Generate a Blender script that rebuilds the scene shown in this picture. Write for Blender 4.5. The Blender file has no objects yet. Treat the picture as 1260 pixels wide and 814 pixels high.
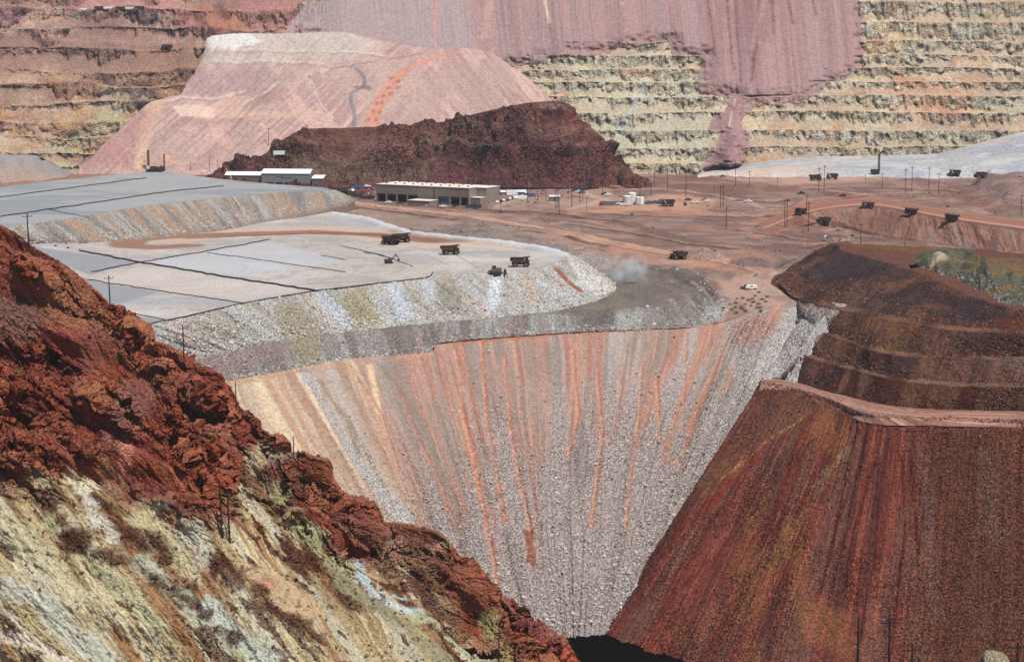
import bpy, math, random
import numpy as np

# ------------------------------------------------------------------ view
W, H, F, CAMZ = 1260.0, 814.0, 2900.0, 150.0
TH = math.atan(407.0 / F)
CT, ST = math.cos(TH), math.sin(TH)
Q = 1.0                                     # mesh density
scene = bpy.context.scene
COL = scene.collection

def ray(px, py):
    a, b = px - W / 2, py - H / 2
    return np.array([a, F * CT - b * ST, -F * ST - b * CT])

def Pz(px, py, z):
    """world point seen at px,py on height z"""
    d = ray(px, py)
    t = (z - CAMZ) / d[2]
    return np.array([0, 0, CAMZ]) + d * t

def Pd(px, py, D):
    d = ray(px, py)
    return np.array([0, 0, CAMZ]) + d * (D / d[1])

def proj(P):
    x, y, z = P[..., 0], P[..., 1], P[..., 2] - CAMZ
    dep = y * CT - z * ST
    up = y * ST + z * CT
    return W / 2 + F * x / dep, H / 2 - F * up / dep, dep

# ------------------------------------------------------------------ noise
_r = np.random.RandomState(7)
TAB2 = _r.rand(64, 256, 256).astype(np.float32)
TAB3 = _r.rand(64, 64, 64).astype(np.float32)

def n2(x, y, s=0):
    t = TAB2[s % 64]
    x = np.asarray(x, np.float32) + 37.3; y = np.asarray(y, np.float32) + 11.7
    xi = np.floor(x); yi = np.floor(y)
    fx = x - xi; fy = y - yi
    fx = fx * fx * (3 - 2 * fx); fy = fy * fy * (3 - 2 * fy)
    xi = xi.astype(np.int32) & 255; yi = yi.astype(np.int32) & 255
    x1 = (xi + 1) & 255; y1 = (yi + 1) & 255
    a = t[xi, yi]; b = t[x1, yi]; c = t[xi, y1]; d = t[x1, y1]
    return (a + (b - a) * fx) * (1 - fy) + (c + (d - c) * fx) * fy

def fbm(x, y, o=4, s=0, g=.5):
    v = 0; a = 1; w = 0; f = 1.0
    for i in range(o):
        v = v + a * n2(x * f + i * 17.1, y * f + i * 5.7, s + i); w += a; a *= g; f *= 2.07
    return v / w

def rid(x, y, o=4, s=0, g=.5):
    v = 0; a = 1; w = 0; f = 1.0
    for i in range(o):
        v = v + a * (1 - np.abs(2 * n2(x * f + i * 17.1, y * f + i * 5.7, s + i) - 1)); w += a; a *= g; f *= 2.07
    return v / w

def n3(x, y, z):
    x = np.asarray(x, np.float32) + 1000.3; y = np.asarray(y, np.float32) + 1000.7; z = np.asarray(z, np.float32) + 1000.1
    xi = np.floor(x); yi = np.floor(y); zi = np.floor(z)
    fx = x - xi; fy = y - yi; fz = z - zi
    fx = fx * fx * (3 - 2 * fx); fy = fy * fy * (3 - 2 * fy); fz = fz * fz * (3 - 2 * fz)
    xi = xi.astype(np.int32) & 63; yi = yi.astype(np.int32) & 63; zi = zi.astype(np.int32) & 63
    x1 = (xi + 1) & 63; y1 = (yi + 1) & 63; z1 = (zi + 1) & 63
    T = TAB3
    a = T[xi, yi, zi] + (T[x1, yi, zi] - T[xi, yi, zi]) * fx
    b = T[xi, y1, zi] + (T[x1, y1, zi] - T[xi, y1, zi]) * fx
    c = T[xi, yi, z1] + (T[x1, yi, z1] - T[xi, yi, z1]) * fx
    d = T[xi, y1, z1] + (T[x1, y1, z1] - T[xi, y1, z1]) * fx
    e = a + (b - a) * fy; f_ = c + (d - c) * fy
    return e + (f_ - e) * fz

def fbm3(P, sc, o=3, g=.5, ridged=False):
    v = 0; a = 1; w = 0; f = 1.0 / sc
    for i in range(o):
        n = n3(P[..., 0] * f + i * 13.1, P[..., 1] * f, P[..., 2] * f + i * 3.3)
        if ridged: n = 1 - np.abs(2 * n - 1)
        v = v + a * n; w += a; a *= g; f *= 2.1
    return v / w

def blocks(x, y, s=0, tilt=1.0):
    """fractured rock: flat tilted facets, one per cell; returns height about 0 and a random number per facet"""
    x = np.asarray(x, np.float32) + 91.3; y = np.asarray(y, np.float32) + 57.1
    xi = np.floor(x).astype(np.int32); yi = np.floor(y).astype(np.int32)
    best = np.full(x.shape, 9.0, np.float32); hgt = np.zeros(x.shape, np.float32); idn = np.zeros(x.shape, np.float32)
    A, B, C_, D_, E = [TAB2[(s + k) % 64] for k in range(5)]
    for i in (-1, 0, 1):
        for j in (-1, 0, 1):
            a = (xi + i) & 255; b = (yi + j) & 255
            dx = x - (xi + i + A[a, b]); dy = y - (yi + j + B[a, b])
            d = dx * dx + dy * dy; m = d < best
            best = np.where(m, d, best)
            hgt = np.where(m, (C_[a, b] - .5) + tilt * ((D_[a, b] - .5) * dx + (E[a, b] - .5) * dy), hgt)
            idn = np.where(m, C_[a, b], idn)
    return hgt, idn

def ss(a, b, x):
    t = np.clip((x - a) / (b - a), 0, 1)
    return t * t * (3 - 2 * t)

KALB = 0.72
def c(r, g, b, k=KALB):
    """display colour of a sunlit surface -> linear base colour"""
    v = np.array([r, g, b], np.float64) / 255.0
    return np.where(v < .04045, v / 12.92, ((v + .055) / 1.055) ** 2.4) * k

# ------------------------------------------------------------------ mesh from a grid
PATCHES = []

def cat(rows):
    return np.array(rows, np.float64)

def resample(row, t):
    """Catmull-Rom of the control points at fractional indices t"""
    n = len(row)
    i = np.clip(np.floor(t).astype(int), 0, n - 2); f = (t - i)[:, None]
    p1 = row[i]; p2 = row[i + 1]
    m1 = (row[np.minimum(i + 1, n - 1)] - row[np.maximum(i - 1, 0)]) * .5
    m2 = (row[np.minimum(i + 2, n - 1)] - row[i]) * .5
    # soften the tangents so uneven spacing does not overshoot
    L = np.linalg.norm(p2 - p1, axis=1, keepdims=True) + 1e-9
    for m in (m1, m2):
        l = np.linalg.norm(m, axis=1, keepdims=True) + 1e-9
        m *= np.minimum(1, L / l)
    f2 = f * f; f3 = f2 * f
    return (2 * f3 - 3 * f2 + 1) * p1 + (f3 - 2 * f2 + f) * m1 + (-2 * f3 + 3 * f2) * p2 + (f3 - f2) * m2

class Patch:
    """a sheet lofted through rows of control points: u along the rows, v down the slope"""
    def __init__(s, name, rows=None, nu=400, nv=None, ref=0, grid=None):
        s.name = name
        if grid is not None:
            s.P = grid
        else:
            nu = int(nu * Q)
            rows = [cat(r) for r in rows]
            R = rows[ref]
            d = np.linalg.norm(np.diff(R, axis=0), axis=1); cum = np.concatenate([[0], np.cumsum(d)]); cum /= cum[-1]
            t = np.interp(np.linspace(0, 1, nu), cum, np.arange(len(R)))
            rs = [resample(r, t) for r in rows]
            if not isinstance(nv, (list, tuple)): nv = [nv] * (len(rows) - 1)
            out = []; seg = []
            for k in range(len(rs) - 1):
                m = max(2, int(nv[k] * Q))
                f = np.linspace(0, 1, m, endpoint=(k == len(rs) - 2))[:, None, None]
                out.append(rs[k][None] * (1 - f) + rs[k + 1][None] * f)
                seg.append(k + f[:, 0, 0])
            s.P = np.concatenate(out, 0)
            s.seg = np.concatenate(seg)[:, None] * np.ones((1, nu))
        s.nv, s.nu = s.P.shape[:2]
        s.U = np.linspace(0, 1, s.nu)[None, :] * np.ones((s.nv, 1))
        s.V = np.linspace(0, 1, s.nv)[:, None] * np.ones((1, s.nu))
        a = np.linalg.norm(np.diff(s.P, axis=1), axis=2); a = np.concatenate([np.zeros((s.nv, 1)), np.cumsum(a, 1)], 1)
        b = np.linalg.norm(np.diff(s.P, axis=0), axis=2); b = np.concatenate([np.zeros((1, s.nu)), np.cumsum(b, 0)], 0)
        s.S = s.U * a[:, -1].mean() ; s.T = b
        s.C = np.zeros((s.nv, s.nu, 3)); s.R = np.zeros((s.nv, s.nu)); s.mask = None
        s.refresh()
        PATCHES.append(s)
    def refresh(s):
        s.px, s.py, s.dep = proj(s.P)
    def normal(s):
        du = np.gradient(s.P, axis=1); dv = np.gradient(s.P, axis=0)
        n = np.cross(du, dv); n /= np.linalg.norm(n, axis=2, keepdims=True) + 1e-9
        v = np.array([0, 0, CAMZ]) - s.P
        if (n * v).sum(2).mean() < 0: n = -n
        return n
    def disp(s, d):
        s.P = s.P + s.normal() * d[..., None]; s.refresh()
    def lift(s, d):
        s.P = s.P.copy(); s.P[..., 2] += d; s.refresh()
    def fill(s, col): s.C[:] = col
    def mix(s, col, m):
        m = np.clip(m, 0, 1)[..., None]
        s.C = s.C * (1 - m) + np.asarray(col) * m
    def at(s, px, py):
        st = 8
        cx_ = s.px[::st, ::st]; cy_ = s.py[::st, ::st]
        k = int(np.argmin((cx_ - px) ** 2 + (cy_ - py) ** 2)); i, j = divmod(k, cx_.shape[1]); i *= st; j *= st
        a, b = max(0, i - 14), max(0, j - 14)
        sx = s.px[a:i + 15, b:j + 15]; sy = s.py[a:i + 15, b:j + 15]
        k = int(np.argmin((sx - px) ** 2 + (sy - py) ** 2)); ii, jj = divmod(k, sx.shape[1])
        return s.P[a + ii, b + jj]
    def win(s, xs, ys, pad):
        ok = (s.px > min(xs) - pad) & (s.px < max(xs) + pad) & (s.py > min(ys) - pad) & (s.py < max(ys) + pad)
        r = np.flatnonzero(ok.any(1)); q = np.flatnonzero(ok.any(0))
        if len(r) == 0: return (slice(0, 2), slice(0, 2))
        return (slice(r[0], r[-1] + 1), slice(q[0], q[-1] + 1))
    def dist(s, pts, w=None):
        A = [s.at(*p) for p in pts]
        P = s.P if w is None else s.P[w]
        if len(A) == 1: return np.linalg.norm(P - A[0], axis=2)
        best = None
        for a, b in zip(A[:-1], A[1:]):
            ab = b - a; L = max((ab * ab).sum(), 1e-6)
            q = P - a
            t = np.clip((q @ ab) / L, 0, 1)
            d = ((q - t[..., None] * ab) ** 2).sum(-1)
            best = d if best is None else np.minimum(best, d)
        return np.sqrt(best)
    def stroke(s, pts, w, col, soft=.5, a=1.0, wob=.35, rock=None, lift=0):
        xs = [q[0] for q in pts]; ys = [q[1] for q in pts]
        W_ = s.win(xs, ys, 14 + w * 2.6 * F / float(np.median(s.dep)))
        d = s.dist(pts, W_) / w
        P = s.P[W_]
        if wob: d = d + wob * (fbm(P[..., 0] / (w * 1.5), (P[..., 1] + P[..., 2]) / (w * 1.5), 3, int(w * 7 + pts[0][0]) % 50) - .5) * 2
        m = (1 - ss(1 - soft, 1 + soft * .3, d)) * a
        s._apply(W_, m, col, rock)
        full = np.zeros((s.nv, s.nu)); full[W_] = m
        if lift: s.lift(full * lift)
        return full
    def _apply(s, W_, m, col, rock):
        if col is not None:
            s.C[W_] = s.C[W_] * (1 - m[..., None]) + np.asarray(col) * m[..., None]
        if rock is not None: s.R[W_] = s.R[W_] * (1 - m) + rock * m
    def sd(s, poly, warp=0, sc=30, seed=3, w=None):
        """signed distance (pixels of the survey picture, + inside) of a region drawn on this sheet"""
        if w is None: w = (slice(None), slice(None))
        x, y = s.px[w], s.py[w]
        if warp:
            S, T = s.S[w], s.T[w]
            x = x + (fbm(S / sc, T / sc, 4, seed) - .5) * 2 * warp; y = y + (fbm(S / sc, T / sc, 4, seed + 9) - .5) * 2 * warp
        inside = np.zeros(x.shape, bool); best = np.full(x.shape, 1e9)
        n = len(poly)
        for i in range(n):
            x0, y0 = poly[i]; x1, y1 = poly[(i + 1) % n]
            cond = (y0 > y) != (y1 > y)
            with np.errstate(divide='ignore', invalid='ignore'):
                xi = x0 + (y - y0) * (x1 - x0) / ((y1 - y0) if y1 != y0 else 1e-9)
            inside ^= cond & (x < xi)
            ex, ey = x1 - x0, y1 - y0; L = ex * ex + ey * ey + 1e-9
            t = np.clip(((x - x0) * ex + (y - y0) * ey) / L, 0, 1)
            best = np.minimum(best, (x - x0 - t * ex) ** 2 + (y - y0 - t * ey) ** 2)
        best = np.sqrt(best)
        return np.where(inside, best, -best)
    def poly(s, poly, col, warp=5, soft=3, sc=30, a=1.0, seed=3, rock=None):
        W_ = s.win([q[0] for q in poly], [q[1] for q in poly], warp + soft + 4)
        m = ss(-soft, soft, s.sd(poly, warp, sc, seed, W_)) * a
        s._apply(W_, m, col, rock)
        full = np.zeros((s.nv, s.nu)); full[W_] = m
        return full
    def build(s, mat, smooth=True, kind='structure', label=None, category=None):
        nv, nu = s.nv, s.nu
        me = bpy.data.meshes.new(s.name)
        idx = np.arange(nv * nu, dtype=np.int32).reshape(nv, nu)
        # wind the faces so that they face the viewer's side (up)
        q = np.stack([idx[:-1, :-1], idx[1:, :-1], idx[1:, 1:], idx[:-1, 1:]], -1)
        n0 = np.cross(s.P[1:, :-1] - s.P[:-1, :-1], s.P[1:, 1:] - s.P[:-1, :-1])[..., 2].mean()
        if n0 < 0: q = q[..., ::-1]
        q = q.reshape(-1, 4)
        if s.mask is not None:
            mk = s.mask.reshape(-1)
            q = q[mk[q].any(1)]
        me.vertices.add(nv * nu); me.vertices.foreach_set('co', s.P.reshape(-1).astype(np.float32))
        m = len(q)
        me.loops.add(m * 4); me.loops.foreach_set('vertex_index', np.ascontiguousarray(q).reshape(-1).astype(np.int32))
        me.polygons.add(m); me.polygons.foreach_set('loop_start', np.arange(m, dtype=np.int32) * 4)
        me.polygons.foreach_set('use_smooth', np.full(m, smooth, bool))
        at = me.color_attributes.new('Col', 'FLOAT_COLOR', 'POINT')
        rgba = np.concatenate([np.clip(s.C, 0.003, 1), np.clip(s.R, 0, 1)[..., None]], 2).reshape(-1).astype(np.float32)
        at.data.foreach_set('color', rgba)
        me.update(calc_edges=True)
        me.materials.append(mat)
        o = bpy.data.objects.new(s.name, me); COL.objects.link(o)
        if kind: o['kind'] = kind
        if label: o['label'] = label
        if category: o['category'] = category
        s.obj = o
        return o

# ------------------------------------------------------------------ materials
def terrain_mat(name, cell=.9, contrast=1.0, bump=.5, grain=.35, small=None):
    m = bpy.data.materials.new(name); m.use_nodes = True
    nt = m.node_tree; N = nt.nodes; L = nt.links
    bs = N['Principled BSDF']; bs.inputs['Roughness'].default_value = 1.0
    bs.inputs['Specular IOR Level'].default_value = 0.08
    at = N.new('ShaderNodeVertexColor'); at.layer_name = 'Col'
    tc = N.new('ShaderNodeTexCoord')
    nz = N.new('ShaderNodeTexNoise'); nz.inputs['Scale'].default_value = 1.0 / (cell * 2.2); nz.inputs['Detail'].default_value = 5; nz.inputs['Roughness'].default_value = .7
    L.new(tc.outputs['Object'], nz.inputs['Vector'])
    vo = N.new('ShaderNodeTexVoronoi'); vo.inputs['Scale'].default_value = 1.0 / cell; vo.inputs['Randomness'].default_value = 1
    L.new(tc.outputs['Object'], vo.inputs['Vector'])
    # brightness of each stone and the dark gaps between them
    mr = N.new('ShaderNodeMapRange'); mr.inputs['From Min'].default_value = .25; mr.inputs['From Max'].default_value = .75
    mr.inputs['To Min'].default_value = 1.32; mr.inputs['To Max'].default_value = .32
    L.new(vo.outputs['Distance'], mr.inputs['Value'])
    sp = N.new('ShaderNodeSeparateColor'); L.new(vo.outputs['Color'], sp.inputs['Color'])
    mr2 = N.new('ShaderNodeMapRange'); mr2.inputs['To Min'].default_value = .55; mr2.inputs['To Max'].default_value = 1.55
    L.new(sp.outputs[0], mr2.inputs['Value'])
    mu0 = N.new('ShaderNodeMath'); mu0.operation = 'MULTIPLY'; L.new(mr.outputs[0], mu0.inputs[0]); L.new(mr2.outputs[0], mu0.inputs[1])
    vb = N.new('ShaderNodeTexVoronoi'); vb.inputs['Scale'].default_value = 1.0 / (cell * 2.1); L.new(tc.outputs['Object'], vb.inputs['Vector'])
    spb = N.new('ShaderNodeSeparateColor'); L.new(vb.outputs['Color'], spb.inputs['Color'])
    mb_ = N.new('ShaderNodeMapRange'); mb_.inputs['From Min'].default_value = .35; mb_.inputs['From Max'].default_value = .62; mb_.inputs['To Min'].default_value = 1.25; mb_.inputs['To Max'].default_value = .45; L.new(vb.outputs['Distance'], mb_.inputs['Value'])
    pk = N.new('ShaderNodeMath'); pk.operation = 'GREATER_THAN'; pk.inputs[1].default_value = .86; L.new(spb.outputs[1], pk.inputs[0])
    mu = N.new('ShaderNodeMix'); mu.data_type = 'FLOAT'; L.new(pk.outputs[0], mu.inputs[0]); L.new(mu0.outputs[0], mu.inputs[2]); L.new(mb_.outputs[0], mu.inputs[3])
    am = N.new('ShaderNodeMath'); am.operation = 'MULTIPLY'; am.inputs[1].default_value = contrast; L.new(at.outputs['Alpha'], am.inputs[0])
    mx = N.new('ShaderNodeMix'); mx.data_type = 'FLOAT'; mx.inputs[2].default_value = 1.0
    L.new(am.outputs[0], mx.inputs[0]); L.new(mu.outputs[0], mx.inputs[3])
    mg = N.new('ShaderNodeMapRange'); mg.inputs['From Min'].default_value = .3; mg.inputs['From Max'].default_value = .7
    mg.inputs['To Min'].default_value = 1 - grain; mg.inputs['To Max'].default_value = 1 + grain
    L.new(nz.outputs['Fac'], mg.inputs['Value'])
    m3 = N.new('ShaderNodeMath'); m3.operation = 'MULTIPLY'; L.new(mx.outputs[0], m3.inputs[0]); L.new(mg.outputs[0], m3.inputs[1])
    vm = N.new('ShaderNodeVectorMath'); vm.operation = 'SCALE'; L.new(at.outputs['Color'], vm.inputs[0]); L.new(m3.outputs[0], vm.inputs['Scale'])
    L.new(vm.outputs[0], bs.inputs['Base Color'])
    h1 = N.new('ShaderNodeMath'); h1.operation = 'MULTIPLY'; L.new(vo.outputs['Distance'], h1.inputs[0]); L.new(at.outputs['Alpha'], h1.inputs[1])
    h2 = N.new('ShaderNodeMath'); h2.operation = 'SUBTRACT'; L.new(nz.outputs['Fac'], h2.inputs[0]); L.new(h1.outputs[0], h2.inputs[1])
    bp = N.new('ShaderNodeBump'); bp.inputs['Distance'].default_value = bump * cell * 2; bp.inputs['Strength'].default_value = 1
    L.new(h2.outputs[0], bp.inputs['Height']); L.new(bp.outputs[0], bs.inputs['Normal'])
    return m

MATS = {}
def plain_mat(name, col, rough=.7, metal=0, spec=.3, var=.25, scale=1.2):
    if name in MATS: return MATS[name]
    m = bpy.data.materials.new(name); m.use_nodes = True
    nt = m.node_tree; N = nt.nodes; L = nt.links; bs = N['Principled BSDF']
    bs.inputs['Roughness'].default_value = rough; bs.inputs['Metallic'].default_value = metal; bs.inputs['Specular IOR Level'].default_value = spec
    tc = N.new('ShaderNodeTexCoord'); nz = N.new('ShaderNodeTexNoise'); nz.inputs['Scale'].default_value = scale; nz.inputs['Detail'].default_value = 4
    L.new(tc.outputs['Object'], nz.inputs['Vector'])
    mr = N.new('ShaderNodeMapRange'); mr.inputs['From Min'].default_value = .3; mr.inputs['From Max'].default_value = .7
    mr.inputs['To Min'].default_value = 1 - var; mr.inputs['To Max'].default_value = 1 + var
    L.new(nz.outputs['Fac'], mr.inputs['Value'])
    vm = N.new('ShaderNodeVectorMath'); vm.operation = 'SCALE'; vm.inputs[0].default_value = tuple(col)
    L.new(mr.outputs[0], vm.inputs['Scale']); L.new(vm.outputs[0], bs.inputs['Base Color'])
    MATS[name] = m
    return m
# ================================================================== TERRAIN
M_scree = terrain_mat('quarry_scree', .7, .85, .5, .24)
M_dump = terrain_mat('waste_rock', .85, 1.1, .6, .38)
M_crag = terrain_mat('crag_rock', .6, .8, .8, .3)
M_ground = terrain_mat('packed_ground', 1.3, .8, .25, .16)
M_far = terrain_mat('far_rock', 1.7, .8, .5, .24)
M_hill = terrain_mat('hill_rock', 2.0, 1.0, .9, .45)

def zrow(pts): return [Pz(a, b, z) for a, b, z in pts]
def drow(pts): return [Pd(a, b, d) for a, b, d in pts]

# ---------------------------------------------------------- main pit wall
wall_top = [(275, 470, -26), (330, 460, -26), (390, 448, -26), (440, 440, -26), (528, 433, -26), (539, 421, -24.3), (600, 415, -24.0),
            (700, 408, -23.8), (800, 404, -23.5), (880, 398, -22), (930, 383, -19), (962, 374, -17.2), (1000, 370, -17.2), (1040, 374, -12), (1090, 382, -21)]
wall_bot = [(455, 790), (520, 790), (560, 790), (590, 790), (628, 790), (640, 790), (672, 788), (706, 785), (733, 783), (752, 781), (764, 780), (775, 780), (785, 780), (797, 780), (808, 780)]
extra_l = [(-60, 540, -27), (150, 495, -26)]
W0 = zrow(extra_l + wall_top)
W1 = zrow([(200, 800, -138), (380, 795, -138)] + [(a, b, -139.5) for a, b in wall_bot])
W1b = [p + np.array([0, -10, -7]) for p in W1]
p = Patch('pit_wall', [W0, W1, W1b], nu=980, nv=[400, 6], ref=0)
S, T, U, V = p.S, p.T, p.U, p.V
vv = np.clip(T / 185, 0, 1)
xu = U * 480 + (fbm(S / 60, T / 90, 3, 6) - .5) * 7
gul = fbm(xu / 3.2, T / 90, 4, 1)
p.disp(-(rid(xu / .9, T / 70 + xu / 30, 3, 8) - .5) * .55 * ss(0, .06, V) * (1 - .6 * vv) + (gul - .5) * 2.6 * ss(0, .06, V) + (fbm(xu / 22, T / 120, 3, 5) - .5) * 7 * ss(0, .12, V) + (fbm(S / 2.2, T / 2.2, 3, 2) - .5) * .7)
p.fill(c(178, 164, 158))
n_a = fbm(xu / 5.5, T / 170, 4, 11); n_b = fbm(xu / 1.6, T / 60, 4, 12); n_c = fbm(xu / 14, T / 60, 4, 14)
red = ss(-.14, .26, (.46 - vv * 1.25) + (n_a - .5) * 1.7 + (n_c - .5) * 1.1 + (n_b - .5) * .4)
p.mix(c(176, 142, 127), red * .85)
p.mix(c(160, 112, 94), red * ss(.52, .7, n_b) * .7)
p.mix(c(150, 138, 128), red * ss(.5, .64, fbm(xu / 9, T / 45, 5, 9)) * .75)
p.mix(c(180, 132, 114), red * ss(.52, .66, fbm(xu / 12, T / 70, 5, 10)) * .6)
p.mix(c(204, 156, 134), red * ss(.56, .7, fbm(xu / .8, T / 50, 3, 15)) * .65)
p.mix(c(146, 132, 124), ss(.54, .68, fbm(xu / 7, T / 80, 4, 16)) * (1 - .35 * vv) * .7)
p.R = .22 + .78 * ss(.25, .8, vv + (1 - red) * .35 + (n_a - .5) * .3)
# cream left fans, a pale blue-grey trail, grey right flank
p.poly([(200, 440), (400, 446), (470, 560), (600, 800), (300, 800)], c(200, 180, 160), 16, 18, 25, .65)
p.poly([(270, 470), (330, 458), (520, 740), (430, 760)], c(222, 200, 170), 10, 14, 12, .55)
lm = ss(520, 380, p.px)
for k_, (cc_, lo_, am_) in enumerate((((192, 150, 124), .5, .8), ((196, 188, 180), .54, .7), ((232, 210, 178), .55, .7), ((168, 136, 116), .58, .6))):
    p.mix(c(*cc_), lm * ss(lo_, lo_ + .12, fbm(xu / (3 + k_ * 1.3), T / 120, 5, 210 + k_ * 3)) * am_)
for a in ([(395, 470), (430, 520), (452, 590)], [(470, 450), (520, 520), (560, 620), (575, 680)]):
    p.stroke(a, 2.2, c(140, 128, 112), a=.6)
p.stroke([(372, 450), (412, 520), (440, 568), (500, 640)], 5.5, c(196, 190, 186), a=.85, rock=.8)
p.stroke([(455, 452), (466, 508)], 2.0, c(232, 200, 160), a=.8)
g = p.poly([(890, 392), (905, 470), (860, 560), (860, 640), (700, 800), (1200, 800), (1200, 360), (1000, 360), (985, 400), (950, 398), (935, 384)], c(176, 167, 164), 12, 10, 20, .95)
p.R = np.maximum(p.R, g)
p.poly([(900, 398), (962, 380), (972, 392), (940, 420), (905, 430)], c(190, 128, 108), 7, 7, 10, .55)
p.poly([(966, 378), (984, 371), (1100, 366), (1100, 475), (915, 475), (945, 425)], c(198, 192, 188), 6, 6, 10, .85, rock=.9)
p.poly([(985, 374), (1030, 374), (1024, 386), (985, 384)], c(222, 205, 178), 3, 3, 10, .8)
# orange mud trails
OR = c(188, 140, 120); OD = c(160, 102, 82)
for a, w in (([(560, 430), (572, 520), (590, 600), (608, 690), (612, 715)], 5), ([(592, 420), (600, 520), (622, 640)], 4),
             ([(622, 440), (628, 520), (640, 590), (652, 640), (657, 694)], 3.2), ([(485, 470), (520, 550), (545, 600), (552, 628)], 1.7),
             ([(735, 460), (742, 530), (735, 590), (728, 650)], 3), ([(790, 450), (786, 520), (776, 590), (770, 655)], 2.2),
             ([(808, 470), (812, 540), (832, 572)], 3.4), ([(430, 450), (470, 510), (490, 575)], 2.0),
             ([(705, 430), (712, 510), (700, 560)], 3), ([(845, 410), (842, 490), (840, 530)], 2.2)):
    p.stroke(a, w * .85, OR, a=.4, soft=.9, wob=1.2, rock=.35)
    p.stroke([(x + 1, y) for x, y in a], w * .3, OD, a=.6, soft=.7, wob=.9)
    p.stroke([(x - 1.5, y) for x, y in a], w * .22, c(226, 160, 128), a=.7, soft=.6, wob=1.0)
p.stroke([(648, 655), (657, 694)], 2, OD); p.stroke([(653, 655), (650, 690)], 1.2, OD)
p.stroke([(285, 470), (390, 449), (530, 435)], 2.5, c(196, 150, 120), a=.6)
p.stroke([(540, 421), (700, 408), (880, 398)], 2.2, c(178, 116, 92), a=.8)
MAINWALL = p

# ---------------------------------------------------------- red waste cone, right
top = [(950, 480, -60), (938, 471, -46.5), (970, 476, -46.3), (1000, 484, -46.3), (1030, 495, -46.3), (1060, 508, -46.3), (1090, 513, -46.3), (1180, 515, -46.3), (1330, 519, -46.3), (1480, 522, -46.3)]
bot = [(760, 780, -160), (737, 779, -140), (765, 830, -146), (800, 870, -152), (850, 900, -156), (930, 915, -160), (1030, 925, -163), (1150, 930, -165), (1330, 935, -165), (1500, 935, -165)]
T0 = zrow(top); B0 = zrow(bot)
T0[0] = T0[1] + np.array([-3, 9, -9]); B0[0] = B0[1] + np.array([2, 14, -14])
p = Patch('waste_cone', [T0, B0], nu=760, nv=400)
S, T, U, V = p.S, p.T, p.U, p.V
fan = U * 150
gl = rid(fan / 1.15, T / 60 + fan / 20, 4, 21)
edge = ss(0, .08, V) * ss(0.02, .1, U)
fine_r = rid(fan / .42, T / 45 + fan / 9, 3, 19)
p.disp(-(gl - .45) * 2.0 * edge * (1 - .55 * ss(.55, .72, U)) - ss(.6, .9, fine_r) * 1.0 * edge * (1 - .6 * ss(.6, .75, U)) * ss(.35, .6, fbm(fan / 8, T / 40, 3, 18)) + (fbm(fan / 9, T / 90, 3, 22) - .5) * 7 * edge + (fbm(S / 3, T / 3, 3, 23) - .5) * .9 + (rid(fan / 4, T / 110, 2, 29) - .5) * -2.2 * edge)
p.fill(c(122, 62, 50))
a1 = fbm(fan / 3, T / 120, 4, 24); a2 = fbm(fan / .8, T / 50, 4, 25); a3 = fbm(S / 30, T / 45, 4, 26)
p.mix(c(98, 56, 50), ss(.5, .64, a1))
p.mix(c(144, 80, 64), ss(.54, .68, a2) * .8); p.mix(c(84, 42, 36), ss(.72, .9, fine_r) * .45)
p.mix(c(122, 84, 72), ss(.56, .68, fbm(fan / 5, T / 100, 4, 27)) * .6)
p.mix(c(146, 98, 60), ss(.56, .7, a3) * .45)
p.poly([(1140, 520), (1400, 520), (1400, 960), (1130, 960)], c(90, 52, 44), 20, 20, 25, .7)
p.R = .5 + .45 * ss(.4, .65, fbm(S / 30, T / 30, 4, 28)) + .3 * ss(.5, .8, U)
p.poly([(1140, 520), (1400, 520), (1400, 960), (1100, 960)], c(122, 80, 56), 26, 20, 12, .35, seed=8)
p.poly([(930, 470), (1030, 497), (1000, 520), (920, 550), (860, 620), (830, 650), (930, 500)], c(108, 74, 60), 8, 8, 14, .6)
p.stroke([(996, 514), (950, 548), (900, 592), (862, 632), (836, 650)], 3.0, c(116, 44, 34), a=.85, soft=.9, wob=1.1, rock=.2)
p.stroke([(990, 512), (940, 545), (890, 588)], 1.2, c(170, 120, 84), a=.8)
p.stroke([(1040, 552), (1020, 580), (1008, 596)], 3.2, c(142, 124, 92), a=.6, soft=.9, wob=1.3)
p.stroke([(1030, 570), (985, 640), (950, 700)], 3, c(138, 98, 66), a=.55, soft=.9, wob=.8)
p.stroke([(975, 640), (955, 680)], 3, c(150, 112, 70), a=.5, soft=.9)
p.stroke([(1130, 540), (1145, 640), (1150, 760)], 3, c(122, 96, 92), a=.35, soft=.9, wob=.8)
p.stroke([(1210, 560), (1225, 660)], 6, c(124, 98, 82), a=.4, soft=.9, wob=.8)
for a in ([(1040, 590), (1026, 660), (1022, 690)], [(1075, 570), (1050, 650), (1040, 720)], [(1110, 560), (1112, 660), (1105, 720)], [(1120, 560), (1130, 680)], [(1062, 560), (1030, 640), (1005, 740)],
          [(1000, 540), (900, 660), (840, 720)], [(1020, 560), (930, 680)], [(1092, 540), (1080, 620), (1076, 700)], [(980, 560), (880, 660)]):
    p.stroke(a, 1.1, c(84, 34, 28), a=.8, soft=.7, wob=.7, lift=-.8)
for a in ([(1010, 735), (992, 790)], [(1085, 690), (1075, 790)], [(1012, 620), (985, 700), (955, 770)], [(880, 745), (860, 790)]):
    p.stroke(a, 2.2, c(168, 92, 70), a=.45, soft=.9, wob=.8)
p.poly([(935, 466), (1500, 505), (1500, 530), (1080, 520), (1000, 492)], c(150, 98, 84), 4, 3, 8, .5)
CONE = p

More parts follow.
